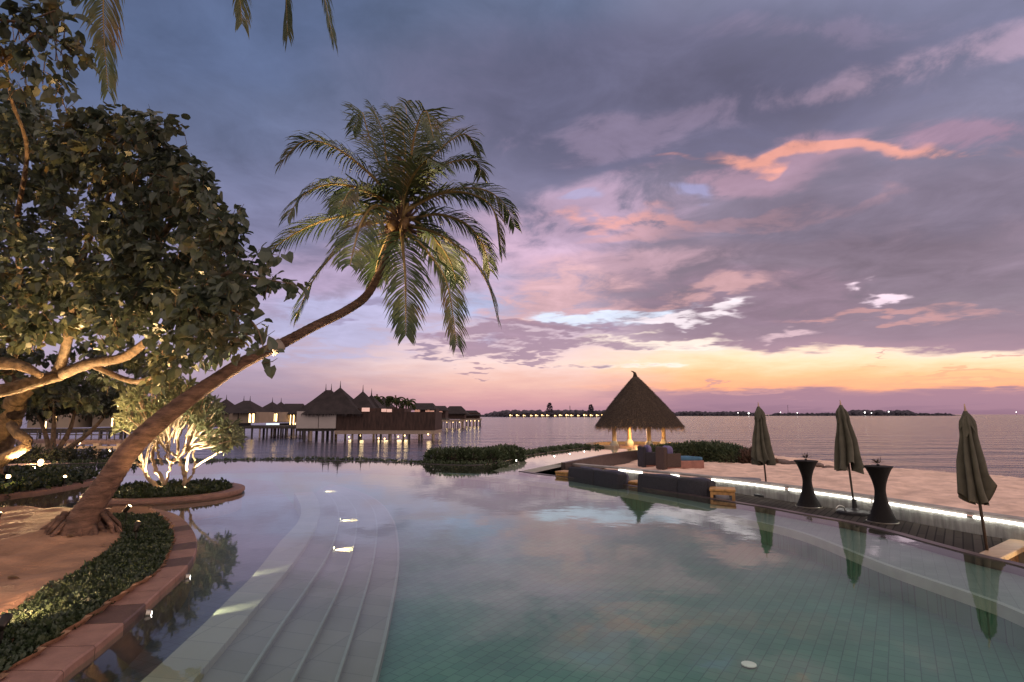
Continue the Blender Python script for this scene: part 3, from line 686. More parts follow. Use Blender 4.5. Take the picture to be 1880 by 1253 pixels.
fr = [  # rib lines read off the crown (detail coordinates), end depth
    ([(620, 520), (530, 400), (350, 262), (200, 235), (95, 335)], 9.6), ([(600, 530), (480, 462), (330, 440), (200, 490), (128, 600)], 9.0),
    ([(590, 580), (400, 590), (230, 640), (70, 735), (10, 800)], 9.7), ([(600, 620), (480, 640), (380, 740), (260, 880), (165, 1075)], 9.1),
    ([(610, 560), (540, 545), (480, 620), (440, 760), (425, 830)], 8.0), ([(670, 640), (678, 750), (690, 900), (692, 1160)], 9.2),
    ([(715, 680), (800, 770), (890, 920), (935, 1205)], 9.4), ([(720, 640), (850, 680), (1000, 790), (1085, 920), (1130, 1080)], 9.9),
    ([(740, 600), (850, 585), (980, 630), (1060, 730), (1095, 850)], 10.6), ([(740, 540), (880, 480), (1010, 490), (1110, 560), (1150, 760)], 10.2),
    ([(740, 530), (900, 468), (1060, 465), (1160, 530), (1212, 640)], 11.2), ([(720, 500), (820, 390), (920, 330), (1030, 330), (1050, 400)], 10.9),
    ([(700, 480), (800, 330), (900, 235), (980, 200), (1045, 280)], 10.6), ([(680, 490), (712, 330), (740, 180), (785, 85), (825, 220)], 9.0),
    ([(670, 470), (690, 300), (670, 160), (620, 70)], 10.6), ([(650, 470), (600, 330), (585, 200), (530, 70)], 10.4),
    ([(640, 470), (560, 330), (510, 190), (478, 90), (440, 180)], 10.9), ([(690, 470), (770, 300), (850, 160), (930, 120)], 11.4),
    ([(700, 470), (720, 300), (700, 150), (690, 50)], 11.6), ([(560, 560), (470, 520), (400, 520), (360, 580)], 11.4),
    ([(640, 640), (600, 700), (560, 800), (540, 900)], 11.0), ([(745, 620), (830, 700), (900, 800), (935, 910)], 11.0),
    ([(620, 540), (520, 480), (430, 470), (380, 560)], 8.8), ([(690, 480), (740, 380), (800, 330), (880, 360)], 8.9)]
for pts, ye in fr:
    n_ = len(pts); P3 = [CROWN+rv(.02)]
    for k, (x, y) in enumerate(pts):
        f_ = (k+.3)/(n_-.7); P3.append(D(*c3(x, y), 10.0+(ye-10.0)*f_))
    frond(pal, P3, nl=76, L=.62, droop=.62, w=.032, r0=.036, bare=.13)
q = MB()
for k in range(9):
    a = random.uniform(0, 2*pi); p = CROWN+Vector((cos(a)*.2, sin(a)*.2, -.16+random.uniform(-.1, .06))); q.lathe(p, [(.01, -.1), (.06, -.07), (.085, 0), (.06, .08), (.01, .11)], 10)
q.build('coconuts', mat('coconut husk', (.17, .09, .03), .6, .3), pal, True)
q = MB()
for k in range(60):
    d = (rv()+Vector((0, 0, -.2))).normalized(); p = CROWN+d*.08-Vector((0, 0, .1)); long_leaf(q, p, d, rv(), random.uniform(.2, .45), .06)
q.build('leaf_bases', bark_p, pal)

# a second palm whose crown is above the picture: only frond ends hang into view
op = thing('overhead_palm', 'coconut palm above the left corner with only hanging frond ends in view', 'palm tree', Vector((-8.6, 4.6, 0)))
oc = D(330, -330, 6.6)
ot = cr([Vector((-8.6, 4.6, -.05)), Vector((-8.2, 4.9, 2.5)), Vector((-6.9, 5.6, 5.2)), oc.lerp(Vector((-6.9, 5.6, 5.2)), .35), oc], 6)
q = MB(); q.tube(ot, [.22-.11*min(1, i/20) for i in range(len(ot))], 14, wob=.03); q.build('trunk', bark_p, op, True)
for pts, ye in [([(280, -260), (215, -140), (190, 0), (198, 165)], 6.0), ([(380, -250), (420, -120), (440, 0), (444, 42)], 6.3), ([(420, -300), (520, -190), (580, -60), (612, 75)], 6.4),
                ([(400, -260), (480, -150), (520, -40), (528, 62)], 6.9), ([(240, -330), (150, -200), (100, -60), (95, 60)], 6.6), ([(300, -420), (200, -480), (100, -420), (20, -250)], 7), ([(380, -430), (500, -480), (620, -400), (700, -230)], 7.2), ([(340, -420), (350, -560), (380, -640), (430, -600)], 7.6), ([(330, -320), (340, -200), (345, -120), (350, -60)], 5.4)]:
    n_ = len(pts); P3 = [oc]+[D(x, y, 6.6+(ye-6.6)*(k+1)/n_) for k, (x, y) in enumerate(pts)]
    frond(op, P3, nl=110, L=.56, droop=.8, w=.024, bare=.12, r0=.024, fwd=1.6)

# ------------------------------------------------------------------ the broad-leaved tree on the left
bark_t = mat('tree bark', (.17, .115, .07), .9, .5, 9., 1., 26.)
heart_m = leafmat('broad heart leaves', [(.036, .05, .036), (.06, .08, .054), (.085, .105, .065), (.13, .135, .07), (.25, .15, .045)], .4, 2.1, .25)
TB = D(-30, 880, 13.8); TB.z = 0
tr = thing('broad_leaved_tree', 'large dark tree with heart-shaped leaves filling the left side and lit from below', 'tree', TB)
limbs = [([(-30, 885, 13.8), (-12, 830, 13.7), (8, 790, 13.5), (25, 750, 13.2), (33, 722, 13.0)], [.36, .30, .26, .23, .2]),
         ([(30, 735, 13.0), (60, 705, 12.6), (105, 690, 12.1), (165, 668, 11.3), (232, 654, 10.4), (300, 600, 9.4), (360, 540, 8.5), (420, 500, 7.6)], [.18, .145, .12, .10, .08, .06, .04, .025]),
         ([(33, 726, 13.0), (20, 690, 13.2), (-20, 660, 13.2), (-60, 640, 13)], [.18, .16, .14, .12]),
         ([(-100, 715, 11.0), (0, 718, 11.2), (60, 702, 11.6), (110, 690, 12)], [.15, .13, .12, .11]),
         ([(-80, 672, 10.2), (0, 668, 10.2), (40, 672, 10.1), (75, 690, 10.0)], [.12, .11, .09, .05]),
         ([(-20, 862, 12.6), (15, 838, 12.6), (45, 822, 12.5), (50, 808, 12.5), (34, 798, 12.6), (20, 780, 12.8)], [.14, .12, .11, .1, .1, .09]),
         ([(105, 690, 12.1), (130, 600, 11), (150, 480, 10), (190, 380, 9.2), (230, 300, 8.6)], [.11, .085, .055, .035, .02]),
         ([(20, 690, 13.2), (40, 560, 11.5), (30, 420, 10), (50, 280, 8.8), (20, 180, 7.6), (10, 90, 6.6)], [.10, .065, .045, .03, .02, .014]),
         ([(130, 600, 11), (220, 520, 9.8), (300, 430, 8.8), (350, 350, 8)], [.09, .07, .05, .03]),
         ([(165, 668, 11.3), (240, 700, 10.8), (290, 690, 10)], [.07, .05, .03]),
         ([(-40, 150, 6.4), (30, 95, 6.3), (70, 60, 6.2), (130, 90, 6.1)], [.03, .02, .014, .008]), ([(-40, 30, 6.2), (40, 40, 6.2), (100, 20, 6.1)], [.02, .014, .008]),
         ([(360, 540, 8.5), (430, 570, 7.4), (470, 600, 6.9), (486, 650, 6.6)], [.03, .018, .01, .006]), ([(420, 500, 7.6), (480, 512, 7.0), (515, 518, 6.9), (542, 522, 6.8)], [.02, .012, .008, .005]),
         ([(300, 250, 8.0), (320, 235, 7.8), (335, 228, 7.6)], [.012, .008, .005])]
q = MB()
for pts, rr_ in limbs:
    c_ = cr([D(*p) for p in pts], 5); r2 = []
    for i in range(len(c_)):
        f_ = i/5; k = min(int(f_), len(rr_)-2); r2.append(rr_[k]+(rr_[k+1]-rr_[k])*(f_-k))
    q.tube(c_, r2, 12, wob=.12)
q.build('trunk', bark_t, tr, True)
crownpx = [(-120, 180), (0, 165), (60, 172), (138, 176), (150, 215), (215, 218), (245, 202), (300, 212), (335, 240), (315, 272), (368, 300), (385, 340), (415, 375), (440, 400), (425, 430), (455, 450), (475, 490), (500, 515), (490, 535), (455, 540), (440, 560), (420, 580), (440, 620), (400, 650), (350, 655), (320, 682), (285, 690), (290, 715), (240, 742), (180, 750), (120, 735), (60, 745), (-120, 760)]
tiles_in = []
q = MB(); twigs = MB()
def clump(p, n, r, L=.128):
    for k in range(n):
        o_ = rv(); o_.z *= .75; o_ = o_.normalized()*r*random.random()**.45
        d = (o_.normalized()*.7+Vector((0, 0, -.55))+rv(.45)).normalized()
        heart_leaf(q, p+o_, d, (rv(.5)+Vector((0, -.25, .9))).normalized(), L*random.uniform(.5, 1.4))
    for k in range(3 if n > 12 else 1):
        e = p+rv(r*.5); s_ = p+Vector((-.16, .22, -.12))+rv(.08); twigs.tube([s_, s_.lerp(e, .6)+rv(.03), e], [.007, .005, .003], 4, cap=False)
cnt = 0
while cnt < 800:
    x = random.uniform(-120, 505); y = random.uniform(160, 765)
    if not inside(x, y, crownpx): continue
    if mnoise.noise(Vector((x*.040, y*.040, 4.4))) < -.36: continue
    nearedge = not (inside(x+26, y, crownpx) and inside(x, y-26, crownpx) and inside(x, y+26, crownpx))
    if nearedge and random.random() < .25: continue
    base = 7.0+max(0, (420-x))/420*2.2
    Yd = base+random.random()**1.4*4.6*(.35 if nearedge else 1)+(1.2 if y > 640 else 0)
    if y > 632 and x < 285: Yd = 12.6+random.random()*2.6
    clump(D(x, y, Yd), random.randint(18, 34), random.uniform(.15, .28)); cnt += 1
for x, y, Yd, n_ in ((488, 655, 6.6, 7), (543, 525, 6.8, 9), (496, 466, 6.9, 12), (335, 228, 7.6, 7), (478, 604, 6.9, 8), (450, 615, 7, 9), (430, 640, 7.2, 8), (330, 668, 8, 9), (505, 518, 7, 10), (470, 590, 7, 6),
                     (12, 35, 6.2, 26), (60, 15, 6.2, 22), (110, 10, 6.2, 18), (20, 95, 6.3, 22), (70, 60, 6.2, 16), (85, 110, 6.2, 16), (130, 95, 6.1, 20), (150, 90, 6.1, 14), (55, 120, 6.2, 14), (95, 140, 6.2, 16), (120, 55, 6.1, 14), (30, 150, 6.3, 14), (105, 155, 6.2, 8), (0, 70, 6.3, 18), (75, 35, 6.2, 12)):
    clump(D(x, y, Yd), n_, .16 if n_ < 12 else .2)
q.build('crown', heart_m, tr); twigs.build('twigs', bark_t, tr)

# dark bushes and a small tree behind it, on the ground beyond the pool
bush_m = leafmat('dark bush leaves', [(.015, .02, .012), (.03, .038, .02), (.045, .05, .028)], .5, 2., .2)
def bushy(name, label, cat, base, crown, n, L, trunk=True, group=None, tr_r=.12, lm=None):
    """small tree: forked trunk and leaf clumps on ellipsoids (centre, radii)"""
    t = thing(name, label, cat, base, group)
    if trunk:
        q = MB()
        for c, r_ in crown:
            c = Vector(c); mid = Vector(base).lerp(c, .5)+rv(.12); q.tube(cr([base, mid, c], 5), [tr_r*(1-.075*i) for i in range(11)], 8)
        q.build('trunk', bark_t, t, True)
    q = MB(); vol = sum(r_[0]*r_[1]*r_[2] for c, r_ in crown)
    for c, r_ in crown:
        c = Vector(c); m_ = int(n*r_[0]*r_[1]*r_[2]/vol)
        for k in range(m_//14):
            o_ = rv().normalized()*random.random()**.4; pc = c+Vector((o_.x*r_[0], o_.y*r_[1], o_.z*r_[2]))
            for j in range(14):
                p = pc+rv(.28*min(r_)); d = (o_+rv(.6)).normalized(); long_leaf(q, p, d, rv(), L*random.uniform(.6, 1.3), L*.42)
    q.build('crown', lm or bush_m, t); return t
bb = D(95, 845, 22.5); bb.z = -.05
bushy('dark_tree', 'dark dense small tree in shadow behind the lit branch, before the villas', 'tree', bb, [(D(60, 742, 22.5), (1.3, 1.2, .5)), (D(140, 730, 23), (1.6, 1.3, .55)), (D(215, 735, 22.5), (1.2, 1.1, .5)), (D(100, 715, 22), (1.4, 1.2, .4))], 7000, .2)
hb = Vector((-17.6, 20.9, -.05))
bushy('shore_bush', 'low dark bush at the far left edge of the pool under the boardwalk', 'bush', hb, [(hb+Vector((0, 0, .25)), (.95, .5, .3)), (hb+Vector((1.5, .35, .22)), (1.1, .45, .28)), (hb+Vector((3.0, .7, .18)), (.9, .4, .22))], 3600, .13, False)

# ------------------------------------------------------------------ round planter and its frangipani trees
PC = Vector((-7.35, 12.45, 0)); PR = 1.5
pl = thing('round_planter', 'low round planter with a wide stone rim standing in the pool', 'planter', PC-Vector((0, 0, .5)))
q = MB(); q.lathe(PC, [(PR-.05, -.55), (PR-.05, .02), (PR, .03), (PR, .085), (PR-.012, .10), (PR-.25, .10), (PR-.25, 0)], 72); q.build('rim', stone_m, pl)
q = MB(); q.lathe(PC, [(PR-.252, -.3), (PR-.252, .05), (.02, .06)], 40); q.build('soil', soil_m, pl)
cover('planter_ground_cover', lambda x, y: (x-PC.x)**2+(y-PC.y)**2 < (PR-.27)**2, (PC.x-PR, PC.x+PR, PC.y-PR, PC.y+PR), 8000, .15, lambda x, y: .05, leafgc, .07)
bark_f = mat('pale frangipani bark', (.42, .30, .19), .65, .25, 8., .35, 30.)
fleaf_m = leafmat('frangipani leaves', [(.11, .14, .075), (.19, .21, .12), (.30, .30, .17)], .38, 2.5, .3)
def frangi(label, stems, crown, n):
    b = D(*stems[0][0]); b.z = .05; t = thing('frangipani_tree', label, 'tree', b, 'frangipani trees in the round planter')
    q = MB()
    for pts, r0 in [(s_, .046 if i == 0 else .03) for i, s_ in enumerate(stems)]:
        c_ = cr([D(*p) for p in pts], 5); q.tube([p+rv(.012) for p in c_], [r0*(1-.5*i/len(c_)) for i in range(len(c_))], 8, wob=.08)
    tw = q; q = MB(); k = 0
    xs = [p[0] for p in crown]; ys = [p[1] for p in crown]
    while k < n:
        x, y = random.uniform(min(xs), max(xs)), random.uniform(min(ys), max(ys))
        if not inside(x, y, crown): continue
        p = D(x, y, 12.4+random.uniform(-1.0, 1.1)); k += 1
        ax = (p-(b+Vector((0, 0, .9)))).normalized()
        tw.tube([p-ax*.7+rv(.05), p-ax*.15, p], [.016, .014, .011], 5, cap=False)
        for j in range(13):
            d = (ax*.55+rv(.62)).normalized(); long_leaf(q, p+rv(.02), d, (ax+rv(.3)).normalized(), random.uniform(.15, .27), random.uniform(.05, .075))
    q.build('crown', fleaf_m, t); tw.build('trunk', bark_f, t, True)
    return t
frangi('left frangipani with a thick orange-lit trunk forking low behind the palm', [[(290, 896, 12.3), (268, 872, 12.3), (261, 852, 12.25), (258, 826, 12.2), (266, 806, 12.2), (284, 786, 12.3)], [(264, 862, 12.3), (250, 850, 12.3), (238, 843, 12.35), (226, 828, 12.5)], [(266, 866, 12.2), (270, 835, 12.0), (281, 812, 11.9), (303, 797, 11.8)]],
       [(205, 775), (225, 735), (262, 712), (300, 694), (318, 705), (300, 745), (275, 775), (245, 790), (215, 790)], 60)
frangi('middle frangipani with bright uplit curving trunks beside the lamp', [[(303, 889, 12.2), (291, 872, 12.2), (284, 852, 12.2), (279, 832, 12.1), (288, 815, 12.1), (300, 800, 12.1), (306, 788, 12.2)], [(305, 886, 12.3), (311, 865, 12.4), (318, 848, 12.4), (332, 836, 12.5), (347, 822, 12.6), (360, 805, 12.7)], [(297, 855, 12.1), (292, 838, 12.1), (287, 820, 12), (292, 800, 12)], [(314, 850, 12.4), (308, 842, 12.3), (303, 836, 12.2)]],
       [(275, 790), (290, 740), (310, 700), (345, 702), (372, 722), (360, 760), (330, 780), (305, 800)], 75)
frangi('right frangipani with slim forked trunks and a leafy crown reaching right', [[(338, 891, 12.4), (339, 872, 12.4), (334, 855, 12.4), (328, 838, 12.4), (327, 815, 12.4), (326, 790, 12.4)], [(340, 876, 12.4), (344, 850, 12.3), (348, 828, 12.2), (350, 812, 12.2), (364, 798, 12.1), (378, 788, 12.0)], [(341, 886, 12.5), (354, 870, 12.6), (358, 852, 12.6), (355, 836, 12.6), (361, 818, 12.7), (372, 800, 12.8)], [(354, 862, 12.6), (372, 848, 12.4), (400, 832, 12.2), (440, 812, 12.0)], [(332, 848, 12.4), (322, 836, 12.3), (306, 826, 12.2)], [(350, 815, 12.2), (385, 815, 12.1), (420, 820, 12)]],
       [(345, 715), (380, 722), (402, 745), (418, 772), (432, 792), (440, 815), (412, 822), (385, 818), (360, 800), (345, 770)], 85)

# ------------------------------------------------------------------ hedges
hedge_m = leafmat('hedge leaves', [(.04, .06, .03), (.075, .105, .05), (.13, .15, .075)], .5, 3., .2)
def hedge(label, blobs, n, L, group=None, name='hedge', cat='hedge', lm=None):
    b = Vector(blobs[0][0]); t = thing(name, label, cat, (b.x, b.y, b.z-blobs[0][1][2]), group); q = MB(); core = MB()
    A = [r_[0]*r_[1]+r_[0]*r_[2] for c, r_ in blobs]; tot_ = sum(A)
    for (c, r_), a_ in zip(blobs, A):
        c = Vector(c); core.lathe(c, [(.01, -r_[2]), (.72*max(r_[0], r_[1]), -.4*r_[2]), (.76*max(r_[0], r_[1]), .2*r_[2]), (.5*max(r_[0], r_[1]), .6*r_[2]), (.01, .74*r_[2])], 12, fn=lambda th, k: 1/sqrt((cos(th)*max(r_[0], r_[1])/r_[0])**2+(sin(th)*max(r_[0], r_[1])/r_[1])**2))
        for k in range(int(n*a_/tot_)):
            o_ = rv().normalized(); e = .82+.25*random.random()
            for ax in range(3): o_[ax] = math.copysign(abs(o_[ax])**.75, o_[ax])
            p = c+Vector((o_.x*r_[0]*e, o_.y*r_[1]*e, o_.z*r_[2]*e)); d = (o_+rv(.55)+Vector((0, 0, .45))).normalized()
            long_leaf(q, p, d, rv(), L*random.uniform(.6, 1.3), L*.4)
    core.build('stems', soil_m, t); q.build('foliage', lm or hedge_m, t); return t  # core is a solid dark blob, added inside to block light through
def along(pts, z, r_, n):
    c_ = resample([Vector(p) for p in pts], n); return [(Vector((p.x, p.y, z)), (r_[0]*random.uniform(.9, 1.15), r_[1], r_[2]*random.uniform(.85, 1.15))) for p in c_]
hedge('leafy green hedge at the far pool edge left of the channel', along([G(812, 847), G(850, 848.5), G(890, 846), G(930, 840.5)], .06, (.6, .42, .34), 7), 9500, .14)
hedge('long clipped hedge on the beach right of the thatched pavilion', [(Vector((p.x, p.y, -.25)), (.8, .8, r_)) for p, r_ in ((D(1218, 830, 27.5), .42), (D(1245, 830, 27), .50), (D(1280, 830, 26.6), .62), (D(1310, 830, 26.2), .64), (D(1332, 830, 25.6), .58), (D(1350, 830, 25), .42))], 14000, .15)
hedge('thin low strip of plants along the far infinity edge of the pool', along([(p.x, p.y+.42, 0) for p in reversed(edgeF[10:-1])], -.15, (.62, .18, .18), 26), 7000, .11)
hedge('narrow low hedge along the left side of the channel to the pavilion', along([(p.x-.45, p.y+.35, 0) for p in (chanL[2], chanL[1], chanL[0])]+[(G(1085, 818).x-.2, 29.8, 0)], -.12, (.55, .25, .22), 12), 7000, .12)
hedge('small spiky reddish shrub at the right end of the beach hedge', [(Vector((D(1385, 840, 24.2).x, 24.2, -.3)), (.5, .5, .38)), (Vector((D(1402, 845, 24).x, 24.0, -.4)), (.35, .4, .3))], 1500, .26, name='beach_shrub', cat='shrub', lm=leafmat('reddish shrub leaves', [(.05, .05, .03), (.12, .07, .05), (.18, .12, .09)], .5, 2., .2))
rock_m = mat('dark beach stone', (.16, .11, .09), .85, .3, 3., .6, 12.)
for k, (px, py, s_) in enumerate(((1432, 852, .3), (1447, 853, .22), (1462, 856, .26), (1500, 867, .2), (1522, 870, .16))):
    Yd = 24.5-(px-1432)*.03; p = Vector((D(px, py, Yd).x, Yd, 0)); p.z = bz(p.x, p.y); q = MB()
    q.lathe(p, [(.2*s_, -.1), (1.5*s_, 0), (1.3*s_, .25*s_), (.6*s_, .55*s_), (.05, .6*s_)], 11, fn=lambda th, k_: 1+.25*sin(3*th+k_+px))
    tag(q.build('beach_rock', rock_m, None, True, p), ('flat dark rock on the sand nearest the beach shrub', 'second small rock from the beach shrub near the waterline', 'third rock from the shrub, just left of the middle umbrella', 'small dark lump on the sand behind the left bar table', 'tiniest dark lump on the sand, left of the middle umbrella pole')[k], 'rock', 'dark rocks near the waterline')

# ------------------------------------------------------------------ garden lamps
uplight('garden_uplight', 'bright garden uplight glowing in the back-left bed at the frame edge', D(12, 893, 12.6), D(90, 560, 9.5), 1000, WARM, 120, 1.3)
uplight('garden_uplight', 'uplight at the foot of the bright middle frangipani trunk', G(296, 906, .06), D(290, 750, 12.6), 380, (1, .78, .46), 95, .7)
uplight('garden_uplight', 'uplight hidden behind the right frangipani stems in the planter', G(338, 907, .06), D(392, 755, 12.3), 560, (1, .84, .55), 95, .7)
uplight('garden_uplight', 'small lit uplight in the ground cover right of the palm foot', D(250, 981, 7.6), D(330, 700, 8.6), 60, WARM, 70, .8)
uplight('garden_uplight', 'dark spike light standing in the plants behind the palm foot', D(232, 945, 8.6), D(735, 420, 9.8), 3200, (1, .76, .44), 42, .7)
uplight('garden_uplight', 'uplight in the ground cover at the left frame edge, lighting the palm trunk', D(3, 1168, 4.35), D(230, 800, 8), 130, (1, .6, .36), 95, .8)
uplight('garden_uplight', 'uplight behind the snaking branch of the big tree', D(10, 874, 11.6), D(35, 760, 13), 130, (1, .6, .25), 90)

uplight('garden_uplight', 'uplight in the plants beside the sand at the far left edge', D(-6, 962, 8.3), D(150, 470, 8.8), 1300, (1, .60, .26), 140, .8)
uplight('garden_uplight', 'uplight among back-left bed plants lighting the underside of the big tree', D(118, 886, 12.6), D(190, 560, 9.5), 1300, (1, .68, .34), 110, .8)

q = MB()
for k in range(90):
    x, y = random.uniform(-10, -3.6), random.uniform(3.2, 9.4)
    if isl(x, y) and not inside(x, y, covpoly):
        a = random.uniform(0, 6.3); heart_leaf(q, Vector((x, y, gz(x, y)+.012)), Vector((cos(a), sin(a), random.uniform(-.05, .25))), Vector((0, 0, 1)), random.uniform(.05, .11))
tag(q.build('leaf_litter', leafmat('dry fallen leaves', [(.10, .06, .03), (.16, .09, .04), (.07, .05, .03)], .7, 9., 0.)), kind='stuff')

# ------------------------------------------------------------------ thatched pavilion
thatch_m = mat('dark thatch', (.13, .09, .06), .95, .5, 14., .8, 40., c2=(.04, .028, .022))
thatch_l = mat('straw fringe', (.28, .18, .10), .95, .45, 9.)
col_m = mat('warm limewashed column', (.55, .36, .18), .6, .12, 4.)
base_m = mat('white column base', (.5, .46, .38), .6, .08)
GC = Vector((D(1174, 817, 31.6).x, 31.6, 0))
pv = thing('thatched_pavilion', 'round pavilion with a tall conical thatched roof on four lit columns by the sea', 'pavilion', GC-Vector((0, 0, 1.2)))
apex = D(1166, 688, 31.6); RB = 2.32; ez = D(1174, 781, 31.6).z
def cone_at(th, u):                                  # u = 0 apex, 1 eave
    r = RB*(u**.96)*(1+.05*sin(pi*u)); c = apex.lerp(Vector((GC.x, GC.y, ez)), u); return Vector((c.x+r*cos(th), c.y+r*sin(th), c.z))
q = MB(); vs = []; nu, nt = 10, 48
for i in range(nu+1):
    for j in range(nt): vs.append(cone_at(2*pi*j/nt, max(.02, i/nu)))
q.add(vs, [(i*nt+j, i*nt+(j+1) % nt, i*nt+nt+(j+1) % nt, i*nt+nt+j) for i in range(nu) for j in range(nt)])
for k in range(9000):
    u = random.random()**.55; th = random.uniform(0, 2*pi); a = cone_at(th, max(.03, u)); b = cone_at(th+random.uniform(-.03, .03)/max(.15, u), min(1.0, u+.11))
    d = (b-a).normalized(); o_ = Vector((cos(th), sin(th), .9)).normalized(); s_ = d.cross(o_)*random.uniform(.008, .02); e = a+d*random.uniform(.18, .36)+o_*random.uniform(.02, .07)
    q.add([a-s_, a+s_, e+s_*.6, e-s_*.6], [(0, 1, 2, 3)])
roof = q.build('roof', thatch_m, pv)
q = MB()
for k in range(2600):
    th = random.uniform(0, 2*pi); u = random.uniform(.86, .99); a = cone_at(th, u); L = random.uniform(.15, .52); d = Vector((cos(th)*.45, sin(th)*.45, -1)).normalized()+rv(.12)
    s_ = d.cross(Vector((cos(th), sin(th), 0))).normalized()*random.uniform(.008, .02); q.add([a-s_, a+s_, a+d*L+s_*.4, a+d*L-s_*.4], [(0, 1, 2, 3)])
q.build('fringe', thatch_l, roof)
q = MB(); q.tube([apex-Vector((0, 0, .12)), apex+Vector((-.02, 0, .08)), apex+Vector((-.12, 0, .16)), apex+Vector((-.22, 0, .2))], [.13, .08, .04, .015], 8); q.build('finial', thatch_m, roof, True)
for px, Yd in ((1128, 30.7), (1192, 30.9), (1156, 32.5), (1219, 32.4)):
    p = Vector((D(px, 815, Yd).x, Yd, 0)); q = MB(); q.lathe(p, [(.115, -.1), (.115, .2), (.105, ez+.25)], 14); c_ = q.build('column', col_m, pv, True)
    q = MB(); q.lathe(p, [(.24, -.5), (.24, .06), (.23, .1), (.16, .24), (.125, .30)], 16); q.build('column_base', base_m, c_)
q = MB(); q.lathe(GC, [(2.35, -1.4), (2.35, -.06), (.02, -.05)], 48); q.build('floor', stone_m, pv)
q = MB(); bench = []
for a0, a1 in ((20, 160), (165, 232), (-68, 15)):
    pts = [GC+Vector((cos(R(a))*2.5, sin(R(a))*2.5, 0)) for a in [a0+(a1-a0)*k/24 for k in range(25)]]
    addwall(q, pts, -.4, .10, .42, -1)
q.build('ring_bench', mat('bench stone', (.45, .33, .22), .6, .15), pv)
q = MB(); q.lathe(GC+Vector((0, 0, ez+.02)), [(.09, .12), (.12, .0), (.10, -.03)], 12); q.build('lamp', emit('pavilion lamp', (1, .68, .32), 12.), pv)
light_child(pv, 'POINT', (0, 0, 1.2+ez-.2), 170, (1, .60, .24), radius=.12)
for px, Yd in ((1135, 30.1), (1199, 30.3)):
    p = Vector((D(px, 817, Yd).x, Yd, .06)); light_child(pv, 'SPOT', p-pv.location, 9, (1, .74, .42), p+Vector((-.12, .6, 1)), 100, .05)

# ------------------------------------------------------------------ closed parasols and bar tables
can_m = mat('olive canvas', (.105, .098, .07), .9, .22, 5., .15, 60.)
pole_m = mat('dark parasol pole', (.10, .075, .06), .4, .2, 9., metal=.5)
tip_m = mat('pale wooden tip', (.55, .36, .26), .5, .1)
ub_m = mat('black parasol base', (.03, .03, .03), .5, .3)
hand_m = mat('steel base handle', (.6, .58, .52), .3, .1, metal=.9)
def parasol(label, base, top_z, hem_z, wscale, seed, lean):
    rnd = random.Random(seed); t = thing('closed_parasol', label, 'parasol', base, 'closed parasols on the deck by the pool')
    x, y, z0 = base; Ht = top_z-z0
    ax = lambda z: Vector((x+lean*(z-z0), y, z))
    q = MB(); q.tube([ax(z0+.03), ax(z0+Ht*.5), ax(top_z-.08)], .022, 10); q.build('pole', pole_m, t, True)
    q = MB(); q.tube([ax(top_z-.1), ax(top_z-.04), ax(top_z+.03), ax(top_z+.09)], [.02, .022, .013, .008], 8); q.build('tip', tip_m, t, True)
    q = MB(); n_ = 96; nl = 22; cz = top_z-.06; Lc = cz-hem_z; ph = rnd.uniform(0, 6); vs = []
    hem = [rnd.uniform(-.26, .20) for _ in range(8)]; amp = [rnd.uniform(.55, 1.4) for _ in range(8)]; tw = rnd.uniform(-.5, .5)
    for k in range(nl+1):
        u = k/nl
        for j in range(n_):
            th = 2*pi*j/n_; s8 = (th/(2*pi)*8) % 8; i8 = int(s8); fr_ = s8-i8
            fold = abs(sin(pi*fr_))                       # ridge in the middle of each panel, crease at each rib
            a8 = amp[i8]*(1-fr_)+amp[(i8+1) % 8]*fr_
            r = (.055+.075*min(1, u*14)+.135*u**1.35+.03*max(0, sin(pi*min(1, u*4)))*(u < .25))*wscale*(.32+.88*a8*fold**.8*min(1, .45+u))
            zz = cz-Lc*u-(hem[i8]*fold+.10*(1-fold)-.02)*max(0, (u-.7)/.3)
            thw = th+ph+tw*u+.10*sin(7*u+i8*1.7)*u
            c = ax(zz)+Vector((.015*sin(5*u+ph), 0, 0)); vs.append(c+Vector((cos(thw)*r, sin(thw)*r*.8, 0)))
    q.add(vs, [(k*n_+j, k*n_+(j+1) % n_, k*n_+n_+(j+1) % n_, k*n_+n_+j) for k in range(nl) for j in range(n_)]+[tuple(range(n_))])
    q.build('canopy', can_m, t, True)
    q = MB(); vs = []                                    # small vent flap over the shoulders
    for k in range(6):
        u = k/5
        for j in range(64):
            th = 2*pi*j/64; r = (.03+.10*u**.7)*wscale*(.72+.4*abs(sin(2.5*th+ph))**.8); vs.append(ax(cz+.035-.22*u-.16*abs(sin(2.5*th+ph))*u+.04*sin(3*th)*u)+Vector((cos(th)*r, sin(th)*r*.85, 0)))
    q.add(vs, [(k*64+j, k*64+(j+1) % 64, k*64+64+(j+1) % 64, k*64+64+j) for k in range(5) for j in range(64)]); q.build('vent_flap', can_m, t, True)
    q = MB(); b = Vector(base); q.lathe(b, [(.36, 0), (.36, .05), (.33, .075), (.10, .085), (.05, .12), (.045, .3), (.03, .31)], 28); ub = q.build('base', ub_m, t)
    q = MB(); sx = -1 if seed == 2 else 1; q.tube(cr([b+Vector((sx*.27, -.1, .05)), b+Vector((sx*.31, -.12, .16)), b+Vector((sx*.42, -.14, .19)), b+Vector((sx*.5, -.15, .12))], 4), .014, 6); q.build('handle', hand_m, ub, True)
p1 = G(1409, 911, DK); p2 = G(1570, 943.5, DK); p3 = Vector((G(1817, 1024, -.62).x, 9.3, LOW))
p3.x = D(1817, 1024, 9.3).x
def topz(px, py, Yd): return D(px, py, Yd).z
parasol('left of the three closed olive parasols, smallest in view beside the wooden table', p1, topz(1400, 745, p1.y), topz(1404, 849, p1.y), 1.0, 1, -.045)
